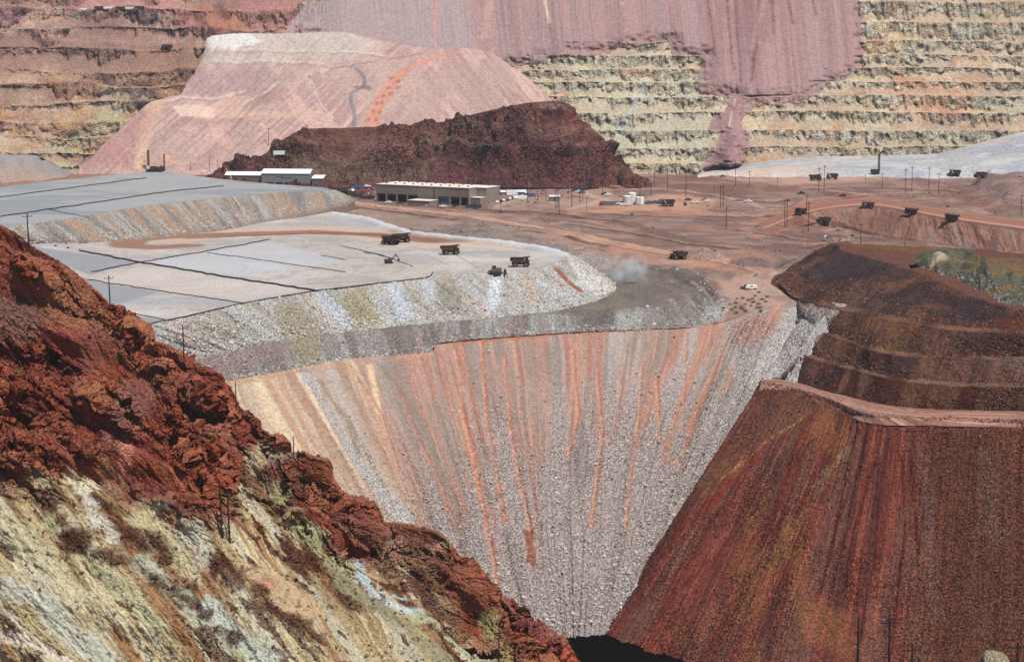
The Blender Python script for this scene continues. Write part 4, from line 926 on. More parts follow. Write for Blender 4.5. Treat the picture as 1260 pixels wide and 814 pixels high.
p.poly([(660, 127), (690, 127), (698, 135), (670, 134)], c(156, 122, 112), 3, 2, 8, .8)
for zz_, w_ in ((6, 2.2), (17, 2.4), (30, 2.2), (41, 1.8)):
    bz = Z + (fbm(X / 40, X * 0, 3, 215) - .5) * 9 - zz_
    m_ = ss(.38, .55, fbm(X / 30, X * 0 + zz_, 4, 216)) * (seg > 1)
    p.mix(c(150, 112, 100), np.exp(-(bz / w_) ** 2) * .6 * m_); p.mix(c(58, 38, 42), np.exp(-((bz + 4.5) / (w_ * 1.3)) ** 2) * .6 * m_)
p.stroke([(330, 191), (380, 190), (450, 192)], 2.5, c(152, 110, 94), a=.6, wob=.5); p.stroke([(450, 204), (540, 202), (640, 203), (700, 207)], 2.5, c(132, 90, 82), a=.7, wob=.5)
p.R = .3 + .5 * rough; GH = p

# ---------------------------------------------------------- pale apron at the far wall's foot
ab = [(862, 212, 2350), (900, 206, 2350), (950, 197, 2350), (1000, 193, 2350), (1060, 192, 2350), (1150, 189, 2350), (1185, 181, 2352), (1215, 173, 2356), (1260, 162, 2362), (1330, 150, 2370), (1450, 145, 2375)]
am = [(858, 216, 2200), (890, 216, 2200), (950, 214.5, 2200), (1000, 214, 2200), (1060, 213.5, 2200), (1150, 213, 2200), (1185, 212, 2200), (1230, 212, 2200), (1270, 211, 2200), (1340, 210, 2200), (1460, 210, 2200)]
p = Patch('pale_apron', [drow(ab), drow(am), [q + np.array([0, -25, -8]) for q in drow(am)]], nu=500, nv=[70, 8])
X = p.P[..., 0]
p.disp((fbm(X / 20, p.T / 20, 4, 210) - .5) * 3 * ss(0, .15, p.V))
p.fill(c(188, 186, 186)); p.mix(c(170, 174, 184), ss(.42, .6, fbm(X / 40, p.T / 30, 4, 211)) * .9); p.mix(c(224, 196, 174), ss(.35, .1, p.U) * ss(.3, .9, p.V + .2) * .9); p.mix(c(208, 207, 206), ss(.55, .65, fbm(X / 20, p.T / 15, 4, 212)) * .7)
p.mix(c(204, 188, 168), ss(.3, .0, p.V) * ss(.5, .6, fbm(X / 10, p.T / 15, 4, 213)) * .6)
p.R[:] = .25; APR = p
# ---------------------------------------------------------- near ridge on the left
cr = [(-1100, -230, 960), (-800, -60, 930), (-520, 90, 905), (-260, 170, 880), (-60, 250, 860), (0, 277, 850), (18, 286, 848), (36, 301, 845), (75, 324, 840), (110, 350, 835), (128, 367, 830), (150, 396, 825), (168, 412, 822), (215, 429, 815), (240, 446, 808), (262, 470, 804), (285, 495, 800), (305, 512, 795), (322, 532, 790), (350, 553, 785), (388, 562, 780), (405, 582, 778),
      (418, 612, 776), (424, 620, 772), (450, 629, 770), (466, 641, 766), (510, 646, 762), (545, 658, 755), (560, 676, 752), (580, 700, 747), (612, 728, 742), (632, 752, 736), (650, 766, 734), (688, 783, 728), (712, 812, 722), (745, 860, 712), (800, 930, 700)]
n = len(cr)
bx = np.interp([q[0] for q in cr], [-1100, -800, -520, -260, 0, 100, 215, 350, 455, 570, 640, 720, 800], [-260, -80, 100, 250, 400, 455, 520, 600, 655, 700, 735, 775, 830])
by = np.interp([q[0] for q in cr], [-520, 0, 600, 720, 800], [900, 900, 905, 930, 990])
bD = np.interp([q[0] for q in cr], [-1100, -520, 0, 350, 600, 720, 800], [800, 700, 668, 668, 690, 694, 690])
crw = drow(cr); brw = drow(list(zip(bx, by, bD)))
bk = [q + np.array([10, 60, -60]) for q in crw]
b2 = [q + np.array([-10, -60, -40]) for q in brw]
# the ridge is steep in its upper part, easing towards the bottom
md = [a * .52 + b * .48 + np.array([0, 8, -3]) for a, b in zip(crw, brw)]
p = Patch('red_ridge', [bk, crw, md, brw, b2], nu=1250, nv=[12, 400, 330, 10], ref=2)
S, T, U, V, seg = p.S, p.T, p.U, p.V, p.seg
yel = ss(-20, 18, p.sd([(-900, 520), (-60, 575), (0, 592), (60, 604), (92, 590), (118, 600), (150, 632), (200, 640), (232, 662), (270, 668), (300, 625), (335, 590), (352, 640), (400, 672), (430, 700), (470, 690), (520, 700), (560, 770), (600, 800), (650, 860), (700, 1000), (-900, 1000)], 30, 26, 4))
yel = np.maximum(yel, ss(-6, 6, p.sd([(300, 560), (318, 545), (330, 560), (312, 590), (305, 620), (290, 600)], 8, 8)) * .7)
pt = p.P.copy()
X0_, Z0_ = pt[..., 0].copy(), pt[..., 2].copy()
mid = ss(1.0, 1.1, seg); mid2 = ss(1.0, 1.03, seg)
zt = Z0_ + (fbm(S / 50, T / 50, 3, 220) - .5) * 14
ter = ss(.25, .75, np.abs(((zt / 19) % 1) - .5) * 2) - .5
cr1 = rid(S / 26, T / 40, 5, 221); cr2 = rid((S + T * .3) / 8, T / 14, 5, 222, .58); cr3 = fbm3(pt, 2.2, 4, .55, True)
rough = ss(.38, .62, fbm(S / 35, T / 35, 4, 223)) * (1 - .75 * yel)
fall = fbm(S / 6, T / 50, 5, 224)
cr4 = rid((S - T * .4) / 3.6, T / 5, 4, 226)
p.disp(((cr1 - .55) * 11 * (.45 + .55 * rough) * (1 - .65 * yel) + ter * 6.0 * (1 - .75 * yel) + (fbm(S / 70, T / 60, 3, 225) - .5) * 13 * (1 - .4 * yel) + (cr4 - .5) * 1.8 * (.3 + .7 * rough) * (1 - .6 * yel)) * mid
       + ((cr2 - .5) * 3.8 * (.12 + .88 * rough) + (fall - .5) * 2.0 * yel) * mid2 + (cr3 - .5) * (1.3 + 1.2 * rough) * ss(.95, 1.02, seg))
S, T = p.S, p.T
b1, i1 = blocks((S + T * .3) / 13, T / 8, 30, 2.2); b2_, i2 = blocks((S + T * .3) / 5.5, T / 3.4, 36, 2.2); b3, i3 = blocks(S / 2.2, T / 1.6, 42, 2.0)
rk = (.1 + .9 * rough) * (1 - .88 * yel)
p.disp((b1 * 4.2 + b2_ * 2.8 + b3 * 1.1) * rk * ss(1.0, 1.03, seg))
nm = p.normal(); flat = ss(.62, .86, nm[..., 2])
p.fill(c(158, 78, 59))
k1 = fbm(S / 24, T / 24, 5, 230); k2 = fbm(S / 6, T / 12, 5, 231); k3 = fbm(S / 50, T / 40, 4, 232)
p.mix(c(112, 52, 42), ss(.48, .58, k2) * .8); p.mix(c(158, 82, 52), ss(.5, .62, k1) * .7); p.mix(c(168, 104, 66), ss(.56, .68, k3) * ss(.4, .6, k2) * .6)
p.mix(c(186, 104, 70), ss(.62, .85, i2) * rk * .6); p.mix(c(92, 44, 38), ss(.25, .1, i2) * rk * .6); p.mix(c(178, 110, 84), ss(.7, .9, i1) * rk * .4)
p.mix(c(156, 88, 88), ss(.56, .64, fbm(S / 10, T / 14, 4, 233)) * ss(.48, .6, k3) * .7)
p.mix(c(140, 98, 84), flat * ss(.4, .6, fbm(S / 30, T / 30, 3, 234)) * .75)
p.mix(c(186, 126, 92), ss(.60, .68, fbm(S / 14, T / 10, 4, 239)) * .5)
p.R = .35 + .5 * ss(.4, .6, fbm(S / 12, T / 12, 4, 235)) 
p.poly([(50, 340), (80, 335), (115, 362), (125, 395), (100, 410), (60, 405)], c(172, 118, 88), 10, 10, 15, .75)
p.poly([(-30, 362), (40, 370), (60, 390), (40, 420), (-30, 420)], c(142, 110, 98), 8, 8, 15, .7)
p.poly([(110, 400), (160, 410), (170, 440), (120, 455), (90, 430)], c(150, 104, 90), 10, 10, 15, .4)
p.poly([(150, 470), (185, 460), (200, 480), (170, 540), (120, 560), (130, 510)], c(158, 112, 98), 8, 8, 15, .6)
p.poly([(198, 432), (222, 430), (232, 442), (210, 448), (190, 440)], c(212, 138, 106), 3, 3, 8, .8)
p.poly([(145, 545), (160, 540), (162, 580), (148, 586)], c(222, 146, 124), 3, 3, 8, .85)
p.poly([(0, 555), (18, 556), (26, 566), (5, 566)], c(222, 160, 130), 2, 3, 8, .8)
p.poly([(155, 580), (210, 600), (235, 640), (200, 650), (165, 628)], c(142, 84, 74), 6, 5, 12, .7)
p.poly([(345, 550), (362, 554), (372, 562), (350, 566), (332, 560)], c(196, 172, 150), 5, 4, 6, .6)
p.poly([(315, 540), (345, 560), (352, 575), (322, 575)], c(204, 188, 170), 8, 5, 6, .55)
p.poly([(310, 570), (360, 575), (380, 600), (340, 640), (305, 630)], c(134, 94, 86), 7, 6, 10, .6)
p.poly([(420, 625), (470, 640), (540, 655), (560, 700), (470, 690), (410, 650)], c(140, 100, 88), 10, 10, 12, .6)
p.poly([(450, 628), (490, 640), (530, 648), (520, 660), (460, 645)], c(176, 112, 84), 7, 5, 10, .6)
p.poly([(525, 668), (545, 665), (550, 676), (530, 682)], c(220, 160, 138), 3, 3, 5, .85); p.poly([(475, 665), (495, 662), (498, 674), (480, 680)], c(206, 156, 132), 3, 3, 5, .8)
p.poly([(540, 655), (560, 662), (552, 675), (538, 666)], c(172, 160, 110), 3, 3, 5, .7)
p.poly([(560, 680), (610, 730), (635, 770), (590, 765), (550, 720)], c(158, 98, 74), 5, 6, 10, .85, rock=.2)
# mineral yellow, green and cream slope
y1 = fbm(S / 9, T / 90, 5, 240); y2 = fbm(S / 3, T / 50, 5, 241); y3 = fbm(S / 30, T / 50, 4, 242); y4 = fbm(S / 5, T / 7, 5, 243)
def ym(col, m, a=1): p.mix(c(*col), m * yel * a)
ym((206, 184, 142), 1.0); ym((222, 208, 170), ss(.46, .58, y1), .85); ym((152, 128, 84), ss(.50, .60, y2), .7); ym((196, 178, 136), ss(.52, .62, fbm(S / 14, T / 120, 4, 244)), .8)
ym((226, 218, 190), ss(.58, .68, fbm(S / 5, T / 70, 4, 245)), .85); ym((206, 200, 176), ss(.58, .66, fbm(S / 8, T / 140, 4, 246)), .8)
ym((164, 112, 72), ss(.54, .64, fbm(S / 12, T / 40, 5, 247)), .75)
deb = ss(.57, .61, y4 * .55 + fbm(S / 16, T / 45, 4, 248) * .5 - .02) * ss(1.3, .9, 0 * y4 + 1)
ym((96, 56, 42), deb, .85)
p.R = p.R * (1 - yel) + yel * (.12 + .75 * deb)
ym((112, 62, 44), ss(40, -60, p.sd([(-900, 700), (0, 640), (150, 650), (300, 720), (500, 760), (620, 860), (620, 1000), (-900, 1000)])) * ss(.46, .56, y4 * .5 + y2 * .5), .8)
for pts, w, col in (([(100, 600), (122, 640), (138, 660)], 3.2, (226, 218, 200)), ([(84, 592), (110, 596), (118, 600)], 2.5, (224, 212, 180)), ([(10, 715), (50, 740), (90, 780), (140, 816)], 5, (208, 208, 190)), ([(170, 690), (220, 735), (270, 770), (310, 812)], 3.2, (200, 206, 178)),
                    ([(256, 745), (290, 780), (330, 815)], 3.6, (212, 216, 200)), ([(440, 698), (450, 720), (470, 738), (495, 748), (515, 752)], 3.0, (206, 216, 218)), ([(455, 725), (480, 733), (500, 738)], 1.0, (178, 200, 206)), ([(190, 612), (205, 622)], 1.2, (208, 214, 214)),
                    ([(0, 780), (30, 785), (80, 812)], 2.4, (228, 214, 196)), ([(180, 640), (215, 665), (240, 700)], 6, (214, 198, 158)), ([(390, 660), (430, 720), (500, 770), (560, 820)], 4, (160, 154, 122)), ([(340, 600), (370, 650), (420, 700)], 4, (176, 172, 128)),
                    ([(235, 655), (255, 680)], 5, (200, 198, 176)), ([(0, 640), (60, 690), (100, 740)], 4, (214, 204, 168)), ([(60, 640), (120, 700), (200, 770)], 3, (206, 200, 160)), ([(520, 760), (560, 790), (600, 815)], 4, (186, 190, 156)),
                    ([(600, 760), (612, 790), (625, 815)], 4, (170, 160, 110)), ([(560, 700), (585, 760)], 1.5, (98, 60, 46)), ([(650, 790), (700, 815)], 3, (190, 104, 76))):
    p.stroke(pts, w, c(*col), a=.9, soft=.6, wob=.8, rock=.12)
p.poly([(285, 690), (330, 700), (400, 745), (398, 758), (350, 755), (300, 715)], c(206, 176, 138), 5, 5, 12, .85, rock=.1)
p.poly([(315, 712), (338, 712), (344, 720), (320, 720)], c(206, 140, 120), 3, 3, 8, .7)
for pts, w in (([(265, 690), (300, 722), (315, 726)], 3.6), ([(150, 655), (190, 670), (200, 680)], 3.8), ([(165, 690), (200, 720), (245, 750), (290, 785)], 2.4), ([(330, 745), (370, 765), (400, 790)], 3), ([(90, 660), (140, 690)], 4), ([(0, 560), (60, 620), (90, 660)], 4)):
    p.stroke(pts, w, c(98, 52, 38), a=.8, soft=.9, wob=1.2, rock=.9)
RIDGE = p

# near hillside whose top edge just touches the bottom right of the view
nc = [(640, 960, 640), (760, 900, 630), (900, 850, 620), (1000, 832, 615), (1100, 826, 610), (1180, 824, 606), (1204, 815, 604), (1212, 801, 603), (1226, 800, 602), (1238, 806, 602), (1246, 818, 600), (1300, 830, 598), (1450, 850, 590)]
nb = [(x, y + 160, d - 40) for x, y, d in nc]
p = Patch('near_hillside', [[q + np.array([0, 30, -60]) for q in drow(nc)], drow(nc), drow(nb)], nu=420, nv=[10, 60])
p.disp((fbm3(p.P, 4, 4) - .5) * 1.5 * ss(.1, .2, p.V)); p.fill(c(120, 84, 66)); p.mix(c(160, 140, 112), ss(.4, .6, fbm(p.S / 6, p.T / 6, 4, 250))); p.poly([(1196, 790), (1250, 790), (1260, 830), (1190, 830)], c(170, 156, 132), 3, 3, 6, .9); p.R[:] = .6
NEAR = p

# pond in the pit bottom and the wide ground under everything
def grid_plane(name, x0, x1, y0, y1, z, n, mat, kind='structure'):
    P = np.stack(np.meshgrid(np.linspace(x0, x1, n), np.linspace(y1, y0, n), indexing='xy'), -1)
    P = np.concatenate([P, np.full(P.shape[:2] + (1,), float(z))], -1)
    q = Patch(name, grid=P); PATCHES.remove(q); q.fill(c(140, 104, 92)); q.R[:] = .4
    return q.build(mat, kind=kind)
wm = bpy.data.materials.new('pond_water'); wm.use_nodes = True
b_ = wm.node_tree.nodes['Principled BSDF']; b_.inputs['Base Color'].default_value = (.002, .002, .002, 1); b_.inputs['Roughness'].default_value = .35; b_.inputs['Specular IOR Level'].default_value = .0
nzz = wm.node_tree.nodes.new('ShaderNodeTexNoise'); nzz.inputs['Scale'].default_value = .4
mrr = wm.node_tree.nodes.new('ShaderNodeMapRange'); mrr.inputs['To Min'].default_value = .3; mrr.inputs['To Max'].default_value = .45
wm.node_tree.links.new(nzz.outputs['Fac'], mrr.inputs['Value']); wm.node_tree.links.new(mrr.outputs[0], b_.inputs['Roughness'])
grid_plane('pit_pond', -90, 130, 900, 1120, -138.6, 12, wm)
grid_plane('ground', -9000, 9000, -3000, 12000, -200, 30, M_ground)

for P_, m_ in ((MAINWALL, M_scree), (CONE, M_dump), (TIERS, M_dump), (DROAD, M_ground), (OLIVE, M_dump), (PAD, M_scree), (BENCH, M_scree), (UPAD, M_scree), (SPAD, M_scree), (FLOOR, M_ground), (RAMP, M_ground),
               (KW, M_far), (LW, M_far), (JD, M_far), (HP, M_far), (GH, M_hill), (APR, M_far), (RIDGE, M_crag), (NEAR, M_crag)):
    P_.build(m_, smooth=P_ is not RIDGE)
# ================================================================== OBJECTS
# ---- where does a sight line meet the finished terrain
_px = np.concatenate([q.px.reshape(-1) for q in PATCHES]); _py = np.concatenate([q.py.reshape(-1) for q in PATCHES])
_dp = np.concatenate([q.dep.reshape(-1) for q in PATCHES]); _P = np.concatenate([q.P.reshape(-1, 3) for q in PATCHES])
_k = np.flatnonzero((_px > -5) & (_px < W + 5) & (_py > -5) & (_py < H + 60))
_k = _k[np.argsort(-_dp[_k], kind='stable')]
ZB = np.full((int(H) + 70, int(W) + 12), -1, np.int64)
ZB[(_py[_k] + 6).astype(int), (_px[_k] + 6).astype(int)] = _k
def hit(px, py, r=1):
    a, b = int(py + 6), int(px + 6)
    w_ = ZB[a - r:a + r + 1, b - r:b + r + 1].reshape(-1); w_ = w_[w_ >= 0]
    if len(w_) == 0: return hit(px, py, r + 2)
    k = w_[np.argmin(_dp[w_])]
    return Pd(px, py, _P[k, 1]) * np.array([1, 1, 0]) + np.array([0, 0, _P[k, 2]])

class MB:
    def __init__(s): s.v = []; s.f = []
    def add(s, v, f):
        n = len(s.v); s.v += [tuple(map(float, q)) for q in v]; s.f += [tuple(n + i for i in q) for q in f]; return s
    def box(s, x0, x1, y0, y1, z0, z1):
        return s.add([(x0, y0, z0), (x1, y0, z0), (x1, y1, z0), (x0, y1, z0), (x0, y0, z1), (x1, y0, z1), (x1, y1, z1), (x0, y1, z1)],
                     [(0, 3, 2, 1), (4, 5, 6, 7), (0, 1, 5, 4), (1, 2, 6, 5), (2, 3, 7, 6), (3, 0, 4, 7)])
    def prism(s, pts, y0, y1):
        """side outline (x,z) given a thickness along y"""
        n = len(pts)
        v = [(x, y0, z) for x, z in pts] + [(x, y1, z) for x, z in pts]
        return s.add(v, [tuple(range(n)), tuple(range(2 * n - 1, n - 1, -1))] + [(i, i + n, (i + 1) % n + n, (i + 1) % n) for i in range(n)])
    def tube(s, a, b, r, r2=None, n=8):
        a = np.array(a, float); b = np.array(b, float); r2 = r if r2 is None else r2
        d = b - a; d /= np.linalg.norm(d) + 1e-9
        u = np.cross(d, (0, 0, 1.)) if abs(d[2]) < .9 else np.cross(d, (1., 0, 0)); u /= np.linalg.norm(u); w_ = np.cross(d, u)
        v = []
        for c_, q in ((a, r), (b, r2)):
            for i in range(n):
                t = 2 * math.pi * i / n; v.append(c_ + (u * math.cos(t) + w_ * math.sin(t)) * q)
        return s.add(v, [(i, (i + 1) % n, (i + 1) % n + n, i + n) for i in range(n)] + [tuple(range(n - 1, -1, -1)), tuple(range(n, 2 * n))])
    def path(s, pts, r, n=6):
        for a, b in zip(pts[:-1], pts[1:]): s.tube(a, b, r, n=n)
        return s
    def build(s, name, mat, parent=None, smooth=False, bevel=0):
        me = bpy.data.meshes.new(name); me.from_pydata(s.v, [], s.f); me.update()
        me.materials.append(mat)
        o = bpy.data.objects.new(name, me); COL.objects.link(o)
        if parent: o.parent = parent
        if bevel:
            b = o.modifiers.new('bevel', 'BEVEL'); b.width = bevel; b.segments = 2; b.limit_method = 'ANGLE'
        if smooth: me.polygons.foreach_set('use_smooth', [True] * len(me.polygons))
        return o

def tag(o, label, cat, group=None):
    o['label'] = label; o['category'] = cat
    if group: o['group'] = group
    elif 'group' in o: del o['group']
    return o
def empty(name, loc=(0, 0, 0), rz=0):
    o = bpy.data.objects.new(name, None); COL.objects.link(o); o.location = tuple(loc); o.rotation_euler = (0, 0, rz); o.empty_display_size = 1; return o
def copy_tree(o, kids, parent=None):
    c_ = o.copy(); COL.objects.link(c_)
    if parent: c_.parent = parent
    for ch, sub in kids: copy_tree(ch, sub, c_)
    return c_
def kids_of(o, allobj=None): return [(ch, kids_of(ch)) for ch in COL.objects if ch.parent == o]
def place(proto, state, loc, rz, label, cat, group=None, sc=1.0, tilt=(0, 0)):
    """the first time the thing itself moves, afterwards copies of it and all its parts"""
    if not state.get('used'): o = proto; state['used'] = True; state['kids'] = kids_of(proto)
    else: o = copy_tree(proto, state['kids'])
    o.location = tuple(loc); o.rotation_euler = (tilt[0], tilt[1], rz); o.scale = (sc, sc, sc)
    tag(o, label, cat, group); return o

m_tyre = plain_mat('tyre_rubber', (.012, .012, .012), .9); m_rim = plain_mat('dusty_rim', (.16, .11, .07), .6)
m_bed = plain_mat('dusty_truck_steel', (.06, .038, .028), .7, .2, var=.5, scale=.8); m_chas = plain_mat('dark_chassis', (.028, .022, .02), .8)
m_yel = plain_mat('dusty_yellow_paint', (.14, .09, .045), .6, var=.4); m_glass = plain_mat('dark_glass', (.02, .025, .03), .15, spec=.5)
m_lamp = plain_mat('headlight_glass', (.7, .7, .66), .2, spec=.5); m_white = plain_mat('white_paint', (.72, .71, .69), .5, var=.12)
m_pole = plain_mat('weathered_pole_wood', (.018, .014, .012), .9, var=.4, scale=3); m_iron = plain_mat('dark_iron', (.05, .048, .05), .6, .4)
m_pipe = plain_mat('black_pipe_plastic', (.02, .02, .024), .5); m_tan = plain_mat('tan_wall_sheet', (.21, .17, .14), .6, var=.08, scale=.2)
m_tanroof = plain_mat('tan_roof_sheet', (.66, .60, .50), .5, var=.08, scale=.2); m_dark = plain_mat('dark_opening', (.012, .016, .03), .8, var=.5)
m_bluedoor = plain_mat('blue_grey_door', (.10, .12, .18), .6); m_grey = plain_mat('grey_wall_sheet', (.18, .18, .175), .6, var=.1, scale=.3)
m_brownw = plain_mat('brown_wall_sheet', (.14, .092, .08), .7, var=.12, scale=.3); m_wroof = plain_mat('white_metal_roof', (.80, .80, .79), .4, var=.06)
m_leaf = plain_mat('desert_shrub_leaf', (.12, .12, .07), .9, var=.5, scale=2); m_wood = plain_mat('shrub_stem', (.07, .05, .035), .9)
m_ore = plain_mat('ore_heap', (.12, .085, .075), 1, var=.6, scale=1.5); m_red = plain_mat('faded_red_paint', (.25, .05, .04), .6); m_blue = plain_mat('faded_blue_paint', (.06, .09, .16), .6)
m_silver = plain_mat('pale_tank_steel', (.55, .55, .53), .45, .1, var=.1)

# ---- haul truck (heads along +x, wheels on z = 0)
def wheel(parent, x, y, r, w_, sign=1):
    t = MB(); n = 20; prof = [(r * .55, -w_ / 2), (r * .93, -w_ / 2), (r, -w_ * .36), (r, w_ * .36), (r * .93, w_ / 2), (r * .55, w_ / 2)]
    v = []; f = []
    for i in range(n):
        a = 2 * math.pi * i / n
        for q, yy in prof: v.append((x + q * math.cos(a), y + yy, r + q * math.sin(a)))
    k = len(prof)
    for i in range(n):
        j = (i + 1) % n
        for q in range(k): f.append((i * k + q, i * k + (q + 1) % k, j * k + (q + 1) % k, j * k + q))
    t.add(v, f)
    wh = t.build('wheel', m_tyre, parent)
    rm = MB(); rm.tube((x, y - w_ * .42, r), (x, y + w_ * .42, r), r * .56, n=16); rm.tube((x, y - w_ * .5, r), (x, y + w_ * .5, r), r * .2, n=10)
    rm.build('rim', m_rim, wh); return wh
def make_truck():
    o = empty('haul_truck')
    c_ = MB(); c_.box(-5.6, 5.4, -1.5, -.7, 1.5, 2.5).box(-5.6, 5.4, .7, 1.5, 1.5, 2.5).box(-4.4, -2.4, -2.4, 2.4, 1.3, 2.4).box(2.6, 4.6, -2.3, 2.3, 1.3, 2.2).box(5.2, 6.3, -3.4, 3.4, 1.3, 2.2)
    c_.build('chassis', m_chas, o, bevel=.06)
    b = MB()
    side = [(-6.6, 4.3), (-5.2, 3.0), (1.2, 2.9), (2.5, 4.6), (2.7, 6.1), (-6.4, 5.7)]
    b.prism(side, -3.9, -3.65).prism(side, 3.65, 3.9)
    b.prism([(-6.6, 4.3), (-5.2, 3.0), (1.2, 2.9), (1.2, 3.15), (-5.1, 3.25), (-6.5, 4.5)], -3.65, 3.65)
    b.prism([(1.2, 2.9), (2.5, 4.6), (2.7, 6.1), (2.45, 6.1), (2.25, 4.7), (1.0, 3.15)], -3.65, 3.65)
    b.prism([(2.5, 5.95), (6.4, 6.5), (6.4, 6.75), (2.5, 6.25)], -3.8, 3.8)
    for x in (-4.6, -3.2, -1.8, -.4, 1.0): b.box(x - .12, x + .12, -4.1, -3.9, 3.1, 5.85).box(x - .12, x + .12, 3.9, 4.1, 3.1, 5.85)
    b.box(-6.4, 2.7, -4.05, -3.6, 5.8, 6.0).box(-6.4, 2.7, 3.6, 4.05, 5.8, 6.0)
    b.build('dump_body', m_bed, o)
    e = MB(); e.box(3.0, 5.9, -1.5, 1.5, 2.2, 4.0).build('engine_hood', m_yel, o, bevel=.1)
    gmb = MB(); [gmb.box(5.9, 6.0, -1.4, 1.4, z, z + .16) for z in np.arange(2.3, 3.9, .3)]; gmb.build('grille', m_chas, o)
    d = MB(); d.box(2.9, 6.2, -3.6, 3.6, 4.0, 4.15)
    for y in (-3.5, -1.2, 1.2, 3.5): d.tube((6.1, y, 4.1), (6.1, y, 5.1), .05, n=5)
    d.tube((6.1, -3.5, 5.1), (6.1, 3.5, 5.1), .05, n=5); d.tube((3.0, -3.5, 5.1), (6.1, -3.5, 5.1), .05, n=5)
    d.build('deck', m_yel, o)
    cb = MB(); cb.box(3.4, 5.3, .9, 3.1, 4.15, 5.85); cab = cb.build('cab', m_yel, o, bevel=.08)
    gl = MB(); gl.box(5.3, 5.33, 1.05, 2.95, 4.75, 5.6).box(3.7, 5.1, 3.1, 3.13, 4.8, 5.6).box(3.7, 5.1, .87, .9, 4.8, 5.6); gl.build('window', m_glass, cab)
    for s_ in (-1, 1):
        MB().box(6.3, 6.38, s_ * 2.7 - .3, s_ * 2.7 + .3, 1.6, 1.95).build('headlight', m_lamp, o)
        wheel(o, 3.7, s_ * 3.05, 1.8, 1.25); wheel(o, -3.4, s_ * 3.2, 1.8, 1.15); wheel(o, -3.4, s_ * 1.85, 1.8, 1.15)
    ld = MB(); ld.tube((6.35, -2.3, .7), (6.35, -1.2, 4.1), .06, n=5).tube((6.35, -2.7, .7), (6.35, -1.6, 4.1), .06, n=5)
    for t in np.linspace(0, 1, 8): ld.box(6.3, 6.4, -2.7 + 1.1 * t, -2.3 + 1.1 * t, .7 + 3.4 * t, .78 + 3.4 * t)
    ld.build('ladder', m_lamp, o)
    return o
truck = make_truck(); st_truck = {}
R = math.radians
def ore(loc, rz, label):
    rs = np.random.RandomState(int(loc[0]) % 97 + 3); nx_, ny_ = 14, 10; v = []; f = []
    for i in range(nx_):
        for j in range(ny_):
            x = -6.0 + 8.2 * i / (nx_ - 1); y = -3.5 + 7 * j / (ny_ - 1)
            k = max(0, 1 - ((x + 1.9) / 4.2) ** 2) * max(0, 1 - (y / 3.6) ** 2)
            v.append((x, y, 5.2 + 2.3 * k + rs.rand() * .35 * (k > .02)))
    for i in range(nx_ - 1):
        for j in range(ny_ - 1): f.append((i * ny_ + j, (i + 1) * ny_ + j, (i + 1) * ny_ + j + 1, i * ny_ + j + 1))
    v += [(-6, -3.5, 4.2), (2.2, -3.5, 4.2), (2.2, 3.5, 4.2), (-6, 3.5, 4.2)]; n = nx_ * ny_
    f += [(n, n + 1, n + 2, n + 3)]
    mb = MB(); mb.add(v, f); o = mb.build('ore_load', m_ore); o.location = tuple(loc); o.rotation_euler = (0, 0, rz); o.scale = (.76, .76, .76); tag(o, label, 'ore load', 'ore heaped in the truck beds')
for px_, py_, hd, lab, load in (
    (480.5, 299.5, 150, 'brown haul truck at the left of the close pair on the pale pad', 0), (494, 296, 18, 'brown haul truck at the right of the close pair on the pale pad', 0),
    (554, 311, 12, 'empty brown haul truck alone on the pad, between the close pair and the bulldozer', 0), (640, 326.5, 3, 'brown haul truck with raised canopy waiting above the white rock face near the pad edge', 0),
    (984.5, 262, 232, 'white topped haul truck coming down the red road beside a tall pole', 0), (1014, 273.5, 185, 'dark haul truck parked in the hollow below the red ramp', 0),
    (1068, 254.5, 172, 'loaded haul truck at the crown of the red ramp, leftmost of the three in line', 1), (1121, 262.5, 155, 'loaded haul truck in the middle of the three in line on the red ramp', 1),
    (1171, 270, 150, 'loaded haul truck, last of the three in line down the red ramp', 1), (834.5, 317.5, 205, 'haul truck driving on the orange road behind the dust cloud', 0),
    (822, 252.5, 178, 'dark haul truck parked on the orange clearing right of the storage tanks', 0), (1003.5, 220, 5, 'distant haul truck, left of two near the pale far slope', 0),
    (1024, 219.5, 175, 'distant haul truck on the right of two near the pale far slope', 0), (1175, 215.5, 170, 'distant haul truck right of the drill mast at the foot of the pale slope', 0),
    (1206, 217, 190, 'small distant haul truck at the right end of the pale slope', 0), (205.5, 59.5, 182, 'tiny haul truck on a bench road of the brown far wall', 0)):
    q = hit(px_, py_)
    place(truck, st_truck, q, R(hd), lab, 'haul truck', 'haul trucks working in the mine', .86 if px_ < 960 or py_ < 230 else .76)
    if load: ore(q, R(hd), 'dark ore heaped in the bed of the ' + {1068: 'leftmost truck on the red ramp', 1121: 'middle truck on the red ramp', 1171: 'rightmost truck on the red ramp'}[px_])

